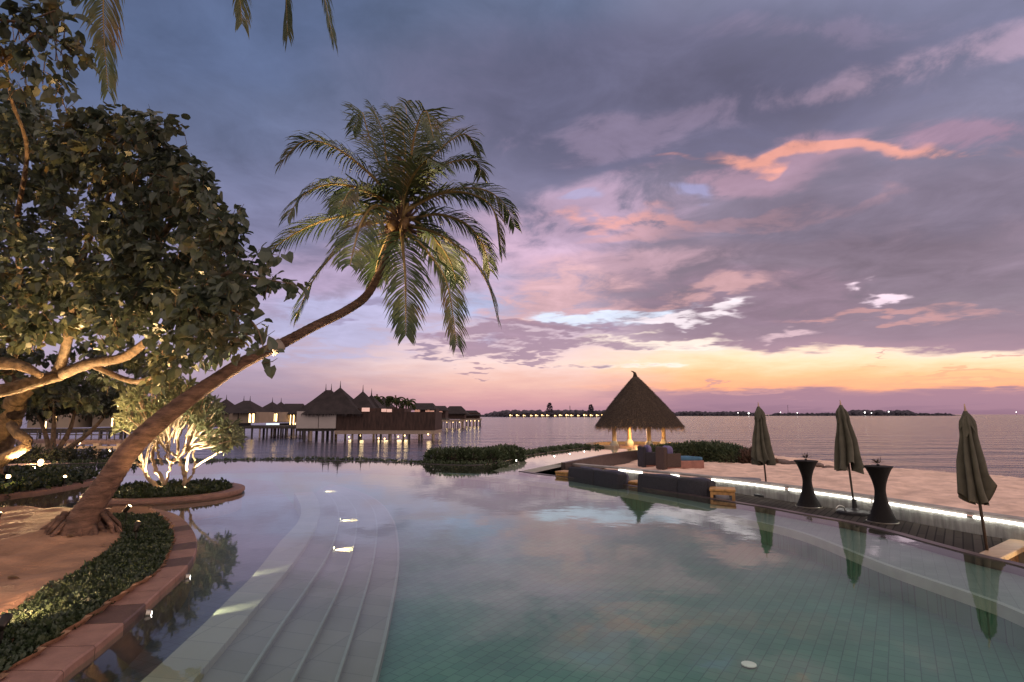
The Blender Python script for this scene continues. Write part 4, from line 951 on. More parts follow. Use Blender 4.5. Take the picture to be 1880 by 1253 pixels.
parasol('closed olive parasol standing between the two hourglass bar tables', p2, topz(1555, 742, p2.y), topz(1563, 858, p2.y), .98, 2, -.06)
parasol('tall closed olive parasol at the right edge beyond the lit step', p3, topz(1793, 752, p3.y), topz(1806, 918, p3.y), .86, 3, -.055)
wick_m = mat('dark bronze wicker', (.012, .010, .009), .7, .4, 60., .4, 120., spec=.25)
leafp = leafmat('potted sprig', [(.05, .045, .03), (.10, .06, .05)], .5, 20., .2)
trim_m = mat('bright metal trim', (.55, .5, .42), .3, .1, metal=.9)
def bar_table(label, base, h):
    t = thing('bar_table', label, 'table', base, 'hourglass bar tables on the deck'); b = Vector(base)
    prof = [(.275, 0), (.272, .03)]+[(.10+.175*abs((u-.56)/.56)**1.75 if u < .56 else .10+.15*abs((u-.56)/.44)**1.7, u*h) for u in [k/22 for k in range(1, 22)]]+[(.25, h-.02), (.252, h)]
    q = MB(); q.lathe(b, prof, 40); q.build('body', wick_m, t, True)
    q = MB(); q.lathe(b, [(.256, h-.012), (.262, h-.006), (.262, h+.004), (.25, h+.008), (.02, h+.008)], 40); q.build('top', wick_m, t)
    q = MB(); q.lathe(b, [(.277, .0), (.283, .004), (.283, .022), (.275, .026)], 40); q.build('foot_ring', trim_m, t)
    pt = thing('potted_sprig', 'small reddish sprig in a pot on the '+('left' if 'further' in label else 'right, nearer')+' bar table', 'plant', b+Vector((0, 0, h+.008)), 'sprigs on the bar tables')
    q = MB(); q.lathe(b+Vector((0, 0, h+.009)), [(.022, 0), (.03, .03), (.028, .034), (.01, .03)], 12); q.build('pot', ub_m, pt)
    q = MB()
    for k in range(22): d = (rv(.6)+Vector((0, 0, .9))).normalized(); long_leaf(q, b+Vector((0, 0, h+.04))+d*random.uniform(0, .05), d, rv(), random.uniform(.07, .14), .016)
    q.build('leaves', leafp, pt)
bar_table('dark hourglass bar table further left, between the left and middle parasols', G(1485, 931, DK), 1.06)
bar_table('dark hourglass bar table nearer the camera, just right of the middle parasol', G(1620.5, 959, DK), 1.10)

# ------------------------------------------------------------------ sofas and low tables in the sunken deck
sofa_m = mat('charcoal wicker', (.028, .027, .036), .7, .4, 40., .4, 90.)
cush_m = mat('dark blue grey cushion', (.085, .085, .125), .9, .2, 6., .1, 50.)
cush_g = mat('grey cushion', (.20, .20, .22), .9, .15, 6., .1, 50.)
teak_m = mat('golden teak', (.50, .27, .09), .5, .3, 5., .1, 30., stretch=(1, 8, 1))
def sofa(label, pxa, pxb, ya, yb, depth, zt, panels, cush=True):
    """seen from behind: back panels along the line a-b, seat towards the sea"""
    a = Vector((D(pxa, 880, ya).x, ya, DK)); b = Vector((D(pxb, 880, yb).x, yb, DK)); t = thing('deck_sofa', label, 'sofa', (a+b)/2, 'dark sofas in the sunken deck')
    v = b-a; L = v.length; rz = atan2(v.y, v.x); nrm = Vector((-v.y, v.x, 0)).normalized(); mid = (a+b)/2
    q = MB(); q.box(mid+nrm*(depth/2)+Vector((0, 0, .17)), (L, depth, .26), rz, bev=.02); q.build('seat_frame', sofa_m, t)
    for k in range(panels):
        c = a.lerp(b, (k+.5)/panels); q = MB(); q.pillow(c+nrm*.06+Vector((0, 0, .16+(zt-DK)/2)), (L/panels-.02, .22, zt-DK-.20), rz, -.12, .14); q.build('backrest', sofa_m, t, True)
        q = MB(); q.pillow(c+nrm*.26+Vector((0, 0, .22+(zt-DK)/2)), (L/panels-.07, .22, zt-DK-.28), rz, -.2, .5); q.build('back_cushion', cush_m, t, True)
        q = MB(); q.pillow(c+nrm*(depth*.56)+Vector((0, 0, .37)), (L/panels-.03, depth*.8, .16), rz, 0, .4); q.build('seat_cushion', cush_g if cush else cush_m, t, True)
sofa('dark sofa with two back panels at the far end of the sunken deck', 1046, 1139, 15.9, 14.05, .95, .21, 2)
sofa('narrow dark armchair sofa between the middle wooden table and the wide sofa', 1172, 1243, 13.75, 12.8, .9, .24, 1)
sofa('dark sofa beside the large wooden table, nearest the parasols', 1243, 1303, 12.75, 12.2, .95, .25, 1)
def low_table(label, c, dims, rz):
    c = Vector(c); t = thing('wooden_table', label, 'table', c, 'small teak tables between the sofas'); w_, d_, h_ = dims
    q = MB(); q.box(c+Vector((0, 0, h_-.025)), (w_, d_, .05), rz, bev=.008); q.build('table_top', teak_m, t)
    M_ = Matrix.Rotation(rz, 3, 'Z')
    for sx in (-1, 1):
        for sy in (-1, 1): q = MB(); q.box(c+M_@Vector((sx*(w_/2-.04), sy*(d_/2-.04), (h_-.05)/2)), (.055, .055, h_-.052), rz, bev=.006); q.build('leg', teak_m, t)
    for sy in (-1, 1): q = MB(); q.box(c+M_@Vector((0, sy*(d_/2-.04), h_-.09)), (w_-.14, .03, .06), rz); q.build('apron', teak_m, t)
low_table('small wooden side table at the far left end of the dark sofas', (D(1045, 870, 16.0).x, 16.15, DK), (.62, .45, .58), -.7)
low_table('wooden side table in the gap between two sofas, only one leg clear', (D(1178, 870, 14.1).x, 14.3, DK), (.5, .45, .52), -.75)
low_table('largest wooden side table, right of the sofas near the left parasol', (D(1329, 890, 11.95).x, 12.05, DK), (.50, .42, .64), -.35)
dl_ = thing('day_lounger', 'low grey cushioned lounger under the light strip right of the wooden table', 'lounger', G(1375, 902, DK))
c0 = dl_.location+Vector((-.15, .35, 0)); q = MB(); q.box(c0+Vector((0, 0, .12)), (1.1, .75, .14), -.62, bev=.02); q.build('frame', sofa_m, dl_)
q = MB(); q.pillow(c0+Vector((0, 0, .26)), (1.08, .72, .14), -.62, 0, .4); q.build('cushion', cush_g, dl_, True)

# two daybeds on the sand, seen from behind
blue_m = mat('blue mattress', (.06, .16, .26), .9, .2, 5.); brown_m = mat('brown woven panel', (.085, .055, .045), .8, .35, 40., .3, 80.); lilac_m = mat('lilac cushion', (.20, .17, .32), .9, .15); pinkw = mat('pinkish side panel', (.36, .17, .13), .7, .2, 5.)
def daybed(label, px, Yd, rz, w_, frame, hgt, cushion):
    p = Vector((D(px, 850, Yd).x, Yd, 0)); p.z = bz(p.x, p.y)-.03; t = thing('beach_daybed', label, 'daybed', p, 'daybeds on the sand by the hedge'); M_ = Matrix.Rotation(rz, 3, 'Z'); at = lambda x, y, z: p+M_@Vector((x, y, z))
    q = MB(); q.box(at(.75, 0, .17), (1.5, w_, .34), rz, bev=.02); q.build('base', pinkw, t)
    q = MB(); q.pillow(at(.8, 0, .40), (1.4, w_-.04, .15), rz, 0, .4); q.build('mattress', blue_m, t, True)
    q = MB(); q.box(at(-.03, 0, hgt/2), (.13, w_+.02, hgt), rz, bev=.03); q.build('back_panel', frame, t)
    for sy in (-1, 1): q = MB(); q.box(at(.28, sy*(w_/2-.0), .36), (.55, .07, .5), rz, bev=.03); q.build('side_wing', frame, t)
    q = MB(); q.pillow(at(.2, 0, .66), (.2, w_*.85, .42), rz, 0, .55); q.build('back_cushion', cushion, t, True)
daybed('left daybed with a near black back panel and lilac cushion showing behind it', 1180, 23.0, .15, .62, sofa_m, .82, lilac_m)
daybed('right daybed with a broad brown woven back, blue mattress and pink side', 1216, 21.6, .2, .72, brown_m, .84, lilac_m)

# ------------------------------------------------------------------ pool fittings
def pool_lamp(label, p, target, power, angle=60, on=True):
    p = Vector(p); t = thing('pool_lamp', label, 'pool lamp', p, 'underwater lamps'); d = (Vector(target)-p).normalized()
    q = MB(); q.tube([p-d*.03, p, p+d*.012], [.028, .03, .028], 14); q.build('ring', trim_m, t)
    q = MB(); q.tube([p+d*.013, p+d*.017], [.02, .018], 14); q.build('lens', lens_c if on else base_m, t)
    light_child(t, 'SPOT', d*.06, power, (1, .86, .58), target, angle, .03, .9)
nearo = lambda px, py: min(O_, key=lambda v: (v-G(px, py, CT)).length)
o1 = nearo(258, 1118); o2 = nearo(330, 1052)
pool_lamp('underwater lamp under the coping near the bottom left, shining across to the step wall', o1+Vector((.06, .03, -.05)), G(450, 1128, -.16), 260, 24)
pool_lamp('underwater lamp under the coping beside the bend, beaming at the step wall', o2+Vector((.07, .03, -.05)), G(540, 1052, -.16), 260, 20)
pool_lamp('bright underwater lamp on the planter wall facing the camera', PC+Vector((.62, -1.44, -.12)), PC+Vector((1.9, -3.6, -.4)), 170, 120)
def step_lamp(label, px, py, k, power, tx, ty):
    """lamp set in the riser of a step, shining over the tread below"""
    c = lines[k]; p = min(c, key=lambda v: (v-G(px, py, zt[k])).length)
    i = c.index(p); tg = (c[min(i+1, len(c)-1)]-c[max(i-1, 0)]).normalized(); nn = Vector((-tg.y, tg.x, 0))
    p = Vector((p.x, p.y, zt[k]-.03))+nn*.012; t = thing('step_lamp', label, 'step lamp', p, 'lamps in the pool steps')
    q = MB(); q.box(p, (.016, .12, .03), atan2(nn.y, nn.x), bev=.005); q.build('frame', trim_m, t)
    q = MB(); q.box(p+nn*.0115, (.004, .09, .016), atan2(nn.y, nn.x)); q.build('lens', emit('step lamp glass', (1, .86, .55), 14.), t)
    light_child(t, 'SPOT', nn*.03, power*1.2, (1, .72, .34), p+nn*.30+Vector((0, 0, -.09)), 88, .015, .35)
step_lamp('brightest step lamp, nearest the camera on the curved pool steps', 607, 1006, 1, 130, .5, .02)
step_lamp('middle step lamp on the curved pool steps', 618, 950, 1, 100, .5, .02)
step_lamp('farthest faint step lamp where the pool steps begin', 592, 900, 1, 70, .6, .05)
q = MB(); wp = G(1375, 1221, FL+.012); q.lathe(wp, [(.062, 0), (.062, .008), (.02, .012)], 20); fl = q.build('floor_drain', mat('white drain cover', (.75, .78, .72), .4, .05), None, False, wp)
tag(fl, 'round white cover on the green pool floor at the bottom right', 'drain')
for k, (px, py) in enumerate(((1017, 838), (1045, 834), (1072, 829.5), (947, 846))):
    p = G(px, py, .0); p += Vector((.02, 0, .02)); t = thing('channel_lamp', ('second', 'third', 'farthest', 'nearest')[k]+' tiny lamp dot along the left side of the channel to the pavilion', 'lamp', p, 'tiny lamps along the channel')
    q = MB(); q.lathe(p, [(.014, -.01), (.016, 0), (.01, .006)], 10); q.build('lens', lens_c, t)

# lamp under the lip of the timber step at the right edge
lt = thing('terrace_lamp', 'warm lamp fixed low beside the timber step at the right edge', 'lamp', Vector((8.55, 9.3, -.34)))
q = MB(); q.box(lt.location, (.22, .08, .06), .6, bev=.01); q.build('housing', metal_d, lt)
q = MB(); q.box(lt.location-Vector((0, 0, .034)), (.18, .05, .006), .6); q.build('lens', lens_w, lt)
light_child(lt, 'SPOT', (0, -.05, -.06), 75, (1, .66, .30), lt.location+Vector((-.5, -.9, -.7)), 150, .05)

# ------------------------------------------------------------------ overwater villas
roof_m = mat('dark villa thatch', (.028, .02, .02), .95, .35, 1.2, .6, 4.)
vwall_m = mat('pale villa wall', (.36, .28, .21), .8, .12, .5)
vwall_p = mat('pinkish plaster panel', (.46, .40, .37), .8, .08, .4)
brownw_m = mat('brown slatted wall', (.055, .03, .024), .85, .45, 1.2, .5, 6., stretch=(3, 3, .6))
stilt_m = mat('dark stilts', (.06, .05, .045), .8, .3)
beam_m = mat('pale deck beam', (.34, .26, .20), .8, .12)
win_m = emit('lit villa window', (1, .62, .24), 6.); win_w = emit('dim pink window', (1, .42, .28), .5); winc_m = emit('cool lit window', (.8, .95, 1), 1.2)
def hip(q, x0, x1, y0, y1, z0, z1, ridge=0., ov=0., sag=.0):
    """hipped roof over a rectangle; the ridge has a share of the length"""
    cx, cy = (x0+x1)/2, (y0+y1)/2; hx = (x1-x0)/2*ridge; n_ = 5; rings = []
    for k in range(n_+1):
        u = k/n_; w_ = (x1-x0)/2*(1-u)+hx*u; d_ = (y1-y0)/2*(1-u)+.05*u; z = z0+(z1-z0)*u-sag*sin(pi*u)*(z1-z0)
        rings.append([Vector((cx-w_, cy-d_, z)), Vector((cx+w_, cy-d_, z)), Vector((cx+w_, cy+d_, z)), Vector((cx-w_, cy+d_, z))])
    vs = [v for r_ in rings for v in r_]
    fs = [(k*4+j, k*4+(j+1) % 4, k*4+4+(j+1) % 4, k*4+4+j) for k in range(n_) for j in range(4)]+[(3, 2, 1, 0), tuple(n_*4+j for j in range(4))]
    q.add(vs, fs)
def spire(x, y, z, h=.7):
    q = MB(); q.tube([Vector((x, y, z-.15)), Vector((x, y, z+h*.45)), Vector((x, y, z+h))], [.10, .045, .02], 6); return q
def shag(q, x0, x1, y, z, n, L=.35):
    for k in range(n):
        x = random.uniform(x0, x1); q.add([(x-.05, y, z), (x+.05, y, z), (x+.02, y-.05, z-random.uniform(.4, 1)*L)], [(0, 1, 2)])
def px_x(px, Yd): return D(px, 760, Yd).x
def px_z(py, Yd): return D(940, py, Yd).z
def villa(name, label, cat, Yd, wx, wy, rx, ry, ridge=0., wins=(), dim=(), deck=None, stilts=(), wall=None, depth=5., group='overwater villas', nsp=1, beam=None, under=0):
    x0, x1 = px_x(wx[0], Yd), px_x(wx[1], Yd); zt_, zb = px_z(wy[0], Yd), px_z(wy[1], Yd); ym = Yd+depth/2; r0, r1 = px_x(rx[0], ym), px_x(rx[1], ym); e, a = px_z(ry[0], Yd), px_z(ry[1], ym)
    t = thing(name, label, cat, Vector(((x0+x1)/2, Yd+depth/2, SEA)), group)
    q = MB(); q.box(((x0+x1)/2, Yd+depth/2, (zt_+zb)/2), (x1-x0, depth, zt_-zb)); wl_ = q.build('wall', wall or vwall_m, t)
    q = MB(); hip(q, r0, r1, Yd-.9, Yd+depth+.9, e, a, ridge); shag(q, r0, r1, Yd-.9, e+.03, 60); rf = q.build('roof', roof_m, t)
    rc_ = (r0+r1)/2; hx = (r1-r0)/2*ridge
    for k in range(nsp): spire(rc_+(hx*(2*k-1) if nsp == 2 else 0), Yd+depth/2, a).build('finial', roof_m, rf)
    for (a0, a1, b0, b1) in wins:
        q = MB(); X0, X1, Z1, Z0 = px_x(a0, Yd), px_x(a1, Yd), px_z(b0, Yd), px_z(b1, Yd); q.box(((X0+X1)/2, Yd-.02, (Z0+Z1)/2), (X1-X0+.14, .08, Z1-Z0+.14)); fr_ = q.build('window', beam_m, wl_)
        q = MB(); q.box(((X0+X1)/2, Yd-.07, (Z0+Z1)/2), (X1-X0, .03, Z1-Z0)); q.build('pane', win_m, wl_)
    for (a0, a1, b0, b1, mm) in dim:
        q = MB(); X0, X1, Z1, Z0 = px_x(a0, Yd), px_x(a1, Yd), px_z(b0, Yd), px_z(b1, Yd); q.box(((X0+X1)/2, Yd-.05, (Z0+Z1)/2), (X1-X0, .06, Z1-Z0)); q.build('window', mm, wl_)
    if deck:
        X0, X1, z1, z0 = px_x(deck[0], Yd), px_x(deck[1], Yd), px_z(deck[2], Yd), px_z(deck[3], Yd); q = MB(); q.box(((X0+X1)/2, Yd+depth/2-.3, (z0+z1)/2), (X1-X0, depth+1.6, z1-z0)); q.build('deck', beam or stilt_m, t)
        for k, px in enumerate(stilts):
            for yy in (Yd-.9, Yd+depth*.6): q = MB(); q.tube([(px_x(px, Yd), yy, SEA-.6), (px_x(px, Yd), yy, z0+.01)], .13, 6); q.build('stilt', stilt_m if k % 3 else beam_m, t)
    for k in range(under):
        px = deck[0]+(deck[1]-deck[0])*(k+.5)/under; p = Vector((px_x(px, Yd), Yd-.4, px_z(deck[3], Yd)-.16)); q = MB(); q.lathe(p, [(.07, -.08), (.09, 0), (.04, .12)], 8); q.build('deck_lamp', win_m, t)
        light_child(t, 'POINT', p-Vector((0, .3, .35))-t.location, 16, (1, .72, .30), radius=.3)
    return t
Y1 = 82.
villa('overwater_villa', 'villa half hidden behind the frangipani crown, leftmost roof clear of it', 'villa', Y1+6, (405, 428), (758, 778), (392, 436), (760, 733), dim=(), deck=(400, 432, 778, 784), stilts=(408, 420, 430))
villa('overwater_villa', 'villa with twin roof peaks and a pair of tall lit windows left of the restaurant', 'villa', Y1, (427, 477), (757, 777), (420, 484), (759, 736), .18, [(458, 461.2, 760, 776), (464.2, 467.4, 760, 776)], [(437, 439, 759, 770, stilt_m)], (424, 560, 782.5, 787), (432, 447, 470, 484, 497, 522, 545, 557), nsp=2)
villa('overwater_villa', 'villa with one roof peak and a lit window pair, second left of the restaurant', 'villa', Y1+7, (489, 513), (757, 775), (478, 520), (760, 738), 0., [(502, 504.6, 760, 774), (506.6, 509.2, 760, 774)], [(490, 514, 777.5, 780.5, winc_m)], (484, 520, 782, 786), (490, 512))
villa('overwater_villa', 'smaller peaked villa directly behind, between lit villa and restaurant', 'villa', Y1+16, (508, 524), (758, 776), (500, 530), (760, 738), 0., [], [], (500, 532, 778, 783), (505, 525))
villa('overwater_villa', 'long flat ridged villa touching the restaurant on its left, lit at the corner', 'villa', Y1+11, (533, 552), (757, 775), (516, 562), (760, 741.5), .72, [(533.4, 534.6, 762, 780), (539, 540.6, 762, 780), (542.6, 543.8, 777, 780)], [], (528, 556, 783, 787), (533, 545), nsp=0)
# villas seen through the trees on the left
YL = 62.
villa('overwater_villa', 'pale lit villa seen under the dark tree, far left with one bright window', 'villa', YL, (52, 128), (752, 786), (40, 140), (755, 722), .2, [(101, 105, 762, 785), (86, 88, 774, 787)], [(80, 84, 762, 784, brownw_m)], (40, 145, 789, 795), (60, 90, 120), nsp=0)
villa('overwater_villa', 'pale villa seen under the tree just left of the palm trunk, with two lit windows', 'villa', YL+2, (171, 240), (752, 784), (160, 250), (756, 722), .2, [(207, 209.6, 768, 783), (219, 223, 767, 782)], [], (150, 260, 787, 793), (170, 200, 235), nsp=0)

YR = 72.5
rs = thing('overwater_restaurant', 'large overwater restaurant with peaked thatched roofs, white panels and a long brown wall on stilts', 'restaurant', Vector((px_x(680, YR), YR+6, SEA)))
def rbox(name, a0, a1, b0, b1, y0, dp, mm, par=rs):
    q = MB(); X0, X1, Z1, Z0 = px_x(a0, y0), px_x(a1, y0), px_z(b0, y0), px_z(b1, y0); q.box(((X0+X1)/2, y0+dp/2, (Z0+Z1)/2), (X1-X0, dp, Z1-Z0)); return q.build(name, mm, par)
rbox('plaster_panel', 545, 584.6, 760.5, 787, YR, 4.5, vwall_p); rbox('plaster_panel', 585.8, 617, 760.5, 787, YR, 4.5, vwall_p); rbox('plaster_panel', 545, 557, 755.6, 760.4, YR+.02, 3., vwall_p)
rbox('underside', 547, 616, 787.1, 792, YR+.3, 4.5, stilt_m)
bw = rbox('brown_wall', 617.3, 799, 756.5, 790.5, YR+.2, 7, brownw_m)
bm_ = rbox('deck_beam', 615, 798, 791, 797.5, YR-.3, 7.5, beam_m)
def rroof(rx, ry, y0, y1, ridge, n_=1):
    ym = (y0+y1)/2; r0, r1 = px_x(rx[0], ym), px_x(rx[1], ym); e, a = px_z(ry[0], YR), px_z(ry[1], ym); q = MB(); hip(q, r0, r1, y0, y1, e, a, ridge, sag=.05); shag(q, r0, r1, y0, e+.03, 90, .5); rf = q.build('roof', roof_m, rs)
    hx = (r1-r0)/2*ridge
    for k in range(n_): spire((r0+r1)/2+(hx*(2*k-1) if n_ == 2 else 0), (y0+y1)/2, a, .85).build('finial', roof_m, rf)
rroof((551, 652), (759.5, 716.5), YR+1.8, YR+8, .10, 2); rroof((570, 676), (760.5, 711.5), YR-.4, YR+6.5, 0.); rroof((628, 702), (757, 718.5), YR+.8, YR+6.9, 0.); rroof((650, 712), (757.5, 725), YR+2.6, YR+8.2, 0.)
rbox('upper_band', 618, 742, 750, 757, YR+.9, 5, brownw_m)
for a0, a1, b0, b1 in ((664, 678, 749, 756), (700, 709, 751, 756.6), (710, 719, 751.4, 757)): rbox('window', a0, a1, b0, b1, YR+.1, .1, win_w)
for k, px in enumerate((553, 560, 567, 572, 588, 594, 604, 611, 622, 648, 652, 660, 676, 700, 706, 718, 733, 752, 763, 775, 789, 797)):
    w_ = .14 if px > 615 else .19; zt_ = px_z(797.4 if px > 615 else 791.9, YR); q = MB(); q.tube([(px_x(px, YR), YR+(.1 if k % 2 else 3.2), SEA-.6), (px_x(px, YR), YR+(.1 if k % 2 else 3.2), zt_)], w_, 6); q.build('stilt', beam_m if k % 3 == 0 else stilt_m, rs)
for px, py, yy in ((661, 800, 1.5), (695, 805, .5), (706, 806, .4), (731, 802, 2.), (743, 800, 2.5), (786, 797.8, -.6), (641, 803, 2.2)):
    p = D(px, py, YR+yy); q = MB(); q.lathe(p, [(.05, -.1), (.09, 0), (.04, .1)], 8); q.build('deck_lamp', win_m, rs); light_child(rs, 'POINT', p+Vector((0, .8, -.25))-rs.location, 16, (1, .74, .36), radius=.3)

villa('overwater_villa', 'small dark pointed villa behind the palms right of the restaurant peaks', 'villa', 100, (690, 716), (747, 757), (686, 722), (750, 729.5), .05, [], [], (688, 716, 757, 760), (), nsp=0, wall=brownw_m)
villa('overwater_villa', 'wide flat ridged villa right of the dark palms with two pale windows', 'villa', 104, (762, 800), (751, 768), (754, 803), (752.5, 740.5), .66, [], [(761, 771, 752, 757.4, win_w), (781, 789, 752.6, 757, win_w), (789.6, 797, 754, 757.4, win_w)], (755, 802, 768, 771), (), nsp=0, wall=brownw_m)
villa('overwater_villa', 'low flat roofed villa stepping down right of the wide villa', 'villa', 118, (798, 818), (752, 768), (792, 822), (754, 745.5), .7, [], [(804, 812, 755, 758, win_w)], (795, 820, 768, 771), (), nsp=0, wall=brownw_m)
villa('overwater_villa', 'dark rounded villa at the outer end above the yellow lit deck', 'villa', 140, (816, 853), (756, 770), (812, 860), (760, 746), .45, [], [], (803, 850, 771, 774.5), (806, 813, 820, 827, 834, 841, 848), nsp=0, wall=brownw_m, beam=beam_m, under=4)
villa('overwater_villa', 'last small villa at the tip of the row with bright yellow lights under it', 'villa', 160, (850, 880), (758, 769), (846, 884), (763, 754), .5, [], [], (846, 883, 769, 772), (849, 856, 862, 869, 875, 881), nsp=0, wall=brownw_m, beam=beam_m, under=5)
# boat or low launch by the far trees
jt = thing('boardwalk', 'low boardwalk on pale posts crossing the shore behind the pool on the left', 'boardwalk', Vector((px_x(140, 36), 37, SEA)))
q = MB(); q.box((px_x(150, 36), 36.6, px_z(812, 36)), (px_x(262, 36)-px_x(40, 36), 2.2, .26)); q.build('walkway', mat('reddish boardwalk', (.20, .13, .115), .8, .3, 2., stretch=(6, 1, 1)), jt)
q = MB(); q.box((px_x(190, 36), 35.3, px_z(820.5, 36)), (px_x(262, 36)-px_x(110, 36), .2, .16)); q.build('side_beam', beam_m, jt)
for px in (92, 106, 150, 198, 240): q = MB(); q.box((px_x(px, 36), 35.35, (px_z(812, 36)+SEA)/2-.1), (.34, .3, px_z(812, 36)-SEA+.1)); q.build('post', beam_m, jt)
q = MB()
for k in range(16): x = px_x(40+k*14, 36); q.tube([(x, 35.6, px_z(811, 36)), (x, 35.6, px_z(788, 36))], .035, 5)
q.tube([(px_x(40, 36), 35.6, px_z(788, 36)), (px_x(255, 36), 35.6, px_z(788, 36))], .045, 5); q.tube([(px_x(40, 36), 35.6, px_z(798, 36)), (px_x(255, 36), 35.6, px_z(798, 36))], .03, 5); q.build('railing', stilt_m, jt)
for px, py in ((145, 813.5), (118, 833), (75, 848), (200, 829)):
    p = D(px, py, 34.6 if py < 840 else 20.5); q = MB(); q.lathe(p, [(.05, -.07), (.09, 0), (.04, .08)], 8); lm = q.build('lamp', lens_w, jt)
    light_child(jt, 'POINT', p+Vector((0, -.25, .1))-jt.location, 24, WARM, radius=.05)

# ------------------------------------------------------------------ palms behind the restaurant
def small_palm(label, px, py, Yd, s_, nf):
    b = Vector((px_x(px, Yd), Yd, SEA)); top = D(px, py, Yd); t = thing('coconut_palm', label, 'palm tree', b, 'palms behind the restaurant')
    q = MB(); q.tube(cr([b, b.lerp(top, .5)+Vector((.3, 0, 0)), top], 5), .13, 7); q.build('trunk', bark_p, t, True)
    q = MB()
    for k in range(nf):
        a = random.uniform(0, 2*pi); el_ = random.uniform(.1, 1.2); d = Vector((cos(a)*cos(el_), sin(a)*cos(el_), sin(el_))); c_ = [top-Vector((0, 0, .8))]
        for j in range(7): d = (d+Vector((0, 0, -.27))).normalized(); c_.append(c_[-1]+d*s_/7)
        for j in range(1, 8):
            tt = (c_[j]-c_[j-1]).normalized(); sd = tt.cross(Vector((0, 0, 1))).normalized()
            for g in (-1, 1):
                for h_ in (0, .5): o_ = c_[j-1].lerp(c_[j], h_); small_leaf(q, o_, (sd*g+tt*.6+Vector((0, 0, -.5))).normalized(), tt, s_*.3, .16)
    q.build('crown', frond_m, t)
small_palm('short palm peeking out right behind the smallest restaurant peak', 692, 724, 92, 1.4, 22)
small_palm('tallest of the dark palms behind the restaurant', 726, 726, 92, 1.75, 30)
small_palm('palm with a ragged crown right of the tallest one behind the restaurant', 748, 731, 92, 1.65, 28)

# ------------------------------------------------------------------ far shore
far_m = mat('hazed far trees', (.075, .065, .085), .95, .4, .05)  # distance haze is put into this colour, lighter and more mauve
def wood(name, x0, x1, ytop, Yd, ybase, n, hvar, depth=40):
    q = MB(); zb = SEA-.5
    for k in range(n):
        px = x0+(x1-x0)*(k+random.random())/n; Y_t = Yd+random.uniform(0, depth); u = (px-x0)/(x1-x0); env = min(1, 6*u, 6*(1-u))
        h_ = max(1.2, (px_z(ytop, Yd)-SEA)*env*random.uniform(1-hvar, 1+hvar*.3)); w_ = h_*random.uniform(.35, .8); c = Vector((px_x(px, Y_t), Y_t, zb)); e_ = random.random()
        q.lathe(c, [(w_*.6, 0), (w_*.95, h_*.3), (w_*.9, h_*.62), (w_*.5, h_*.9), (.05, h_)], 8, fn=lambda th, k_: 1+.3*sin(3*th+k_*1.9+e_*9))
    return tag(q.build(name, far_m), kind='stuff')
wood('far_wood', 868, 1160, 752.5, 740, 767, 190, .35); wood('far_wood', 1130, 1420, 755.0, 1150, 764, 130, .35); wood('far_wood', 1400, 1560, 757.6, 1300, 763, 60, .3); wood('far_wood', 1540, 1690, 752.8, 1300, 763, 90, .35); wood('far_wood', 1640, 1760, 757.8, 1300, 763, 40, .3)
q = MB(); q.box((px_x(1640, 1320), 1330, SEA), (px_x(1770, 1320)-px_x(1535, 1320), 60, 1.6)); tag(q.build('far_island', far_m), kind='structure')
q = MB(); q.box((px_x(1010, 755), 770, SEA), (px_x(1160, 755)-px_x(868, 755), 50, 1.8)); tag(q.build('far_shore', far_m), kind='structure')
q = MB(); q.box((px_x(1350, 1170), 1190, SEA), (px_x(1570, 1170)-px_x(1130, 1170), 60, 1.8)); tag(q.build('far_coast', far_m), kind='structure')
def tall_tree(label, px, ytop, Yd, wpx):
    b = Vector((px_x(px, Yd), Yd, SEA)); zt_ = px_z(ytop, Yd); hh = zt_-SEA; t = thing('far_tree', label, 'tree', b, 'tall trees on the far shore')
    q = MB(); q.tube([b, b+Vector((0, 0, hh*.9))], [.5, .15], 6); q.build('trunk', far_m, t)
    q = MB(); w_ = wpx*Yd/FPX/2
    for k in range(420):
        u = random.random(); r_ = w_*(1-u)**.6*random.random()**.4; a = random.uniform(0, 2*pi); p = b+Vector((cos(a)*r_, sin(a)*r_, hh*(.3+.7*u))); long_leaf(q, p, (Vector((cos(a), sin(a), .5))+rv(.3)).normalized(), rv(), random.uniform(1.2, 2.4), .9)
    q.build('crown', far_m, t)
tall_tree('taller conical tree standing above the far shore, left of the mast', 1009, 741, 730, 13)
tall_tree('lower conical tree above the far shore near the pavilion roof', 1085, 743.5, 730, 11)
def mast(label, px, ytop, Yd):
    b = Vector((px_x(px, Yd), Yd, SEA)); zt_ = px_z(ytop, Yd); t = thing('radio_mast', label, 'mast', b, 'thin masts on the far shore')
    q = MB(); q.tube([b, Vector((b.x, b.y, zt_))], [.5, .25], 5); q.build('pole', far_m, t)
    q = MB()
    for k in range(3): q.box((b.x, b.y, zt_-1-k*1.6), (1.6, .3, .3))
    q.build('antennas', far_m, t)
mast('thin mast between the two tall trees on the far shore', 1046.5, 745, 735); mast('thin distant mast right of the left parasol', 1447, 744, 1150)
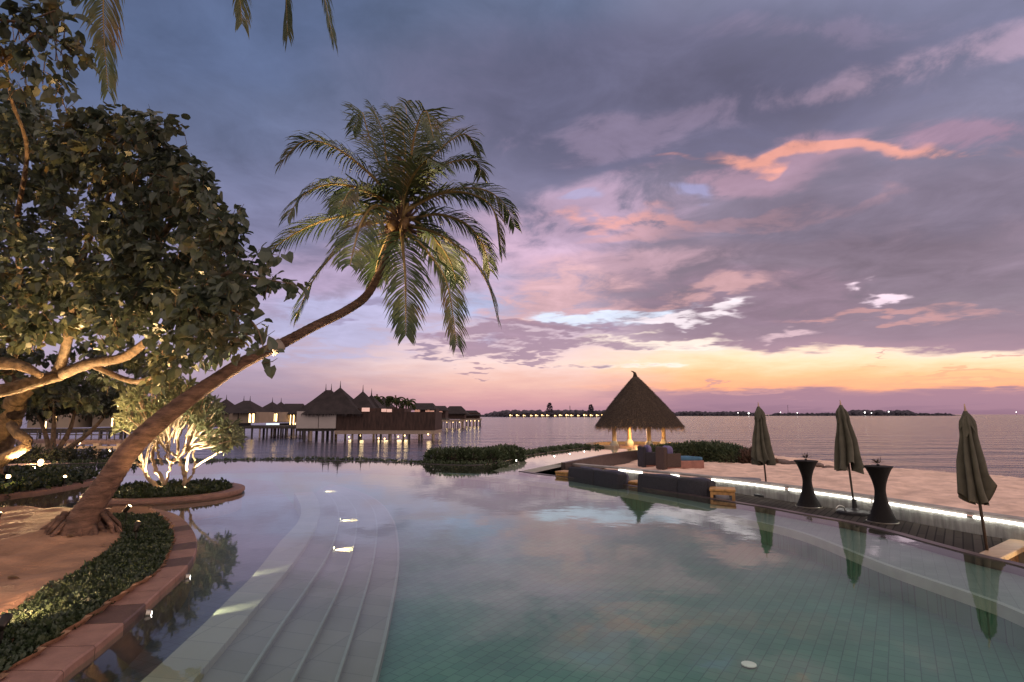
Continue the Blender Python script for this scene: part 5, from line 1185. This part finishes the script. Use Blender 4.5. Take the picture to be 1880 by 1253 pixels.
# little lit villas over the water along the far shore
fv = thing('far_villa', 'tiny lit villa on the far shore, leftmost of the row', 'villa', Vector((px_x(938, 715), 715, SEA)), 'tiny lit villas along the far shore')
b = fv.location; q = MB(); q.box(b+Vector((0, 0, 2.1)), (4.6, 4, 2.2)); wl_ = q.build('wall', mat('far villa wall', (.30, .22, .16), .8, .1), fv)
q = MB(); hip(q, b.x-3.4, b.x+3.4, b.y-3, b.y+3, b.z+3.2, b.z+5.8, .15); q.build('roof', roof_m, fv)
q = MB(); q.box(b+Vector((-.8, -2.03, 2.0)), (1.5, .08, 1.5)); q.build('window', emit('far window', (1, .60, .22), 5.), wl_)
q = MB(); q.box(b+Vector((1.4, -2.03, 1.7)), (.8, .08, .9)); q.build('door', emit('far door', (1, .68, .34), 3.), wl_)
for sx in (-1.8, 1.8): q = MB(); q.tube([b+Vector((sx, -1.5, -.5)), b+Vector((sx, -1.5, 1.0))], .2, 5); q.build('stilt', stilt_m, fv)
nth = ['second', 'third', 'fourth', 'fifth', 'sixth', 'seventh', 'eighth', 'ninth', 'tenth', 'eleventh', 'twelfth', 'thirteenth', 'fourteenth', 'fifteenth', 'last']
for k, px in enumerate((950, 962, 975, 985, 996, 1006, 1018, 1029, 1041, 1051, 1062, 1073, 1085, 1097, 1107)):
    c = copy_tree(fv, loc=(px_x(px, 715), 715+random.uniform(-9, 9), SEA), rz=random.uniform(-.3, .3), scale=random.uniform(.8, 1.15))
    c['label'] = 'tiny lit villa on the far shore, %s from the left in its row' % nth[k] if k < 14 else 'tiny lit villa on the far shore, last before the pavilion roof'
# distant lamps
def far_lamp(label, px, py, Yd, r_):
    b = Vector((px_x(px, Yd), Yd, SEA)); z = px_z(py, Yd); t = thing('harbour_lamp', label, 'lamp', b, 'white lamps on the distant coast')
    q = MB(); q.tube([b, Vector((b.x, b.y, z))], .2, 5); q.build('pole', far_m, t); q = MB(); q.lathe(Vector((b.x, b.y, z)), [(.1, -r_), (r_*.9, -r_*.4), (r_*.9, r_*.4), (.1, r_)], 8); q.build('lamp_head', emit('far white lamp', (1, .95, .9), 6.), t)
for lab, px, py, r_ in (('brightest white lamp on the distant coast, just left of the left parasol', 1374.5, 759.2, 1.5), ('faint lamp left of the brightest coast lamp', 1355, 758.5, .8), ('faint white lamp on the coast right of the left parasol', 1433, 757.5, .8), ('white lamp on the coast midway between left and middle parasols', 1464, 758.3, .9),
                        ('left white lamp on the small island right of the middle parasol', 1588, 757.8, 1.6), ('dim lamp beside the left island lamp', 1600, 758.6, .9), ('right white lamp on the small island', 1632, 756.2, 1.3), ('lone tiny lamp on the horizon right of the right parasol', 1866, 757, .8)):
    far_lamp(lab, px, py, 1140 if px < 1500 else 1290, r_)
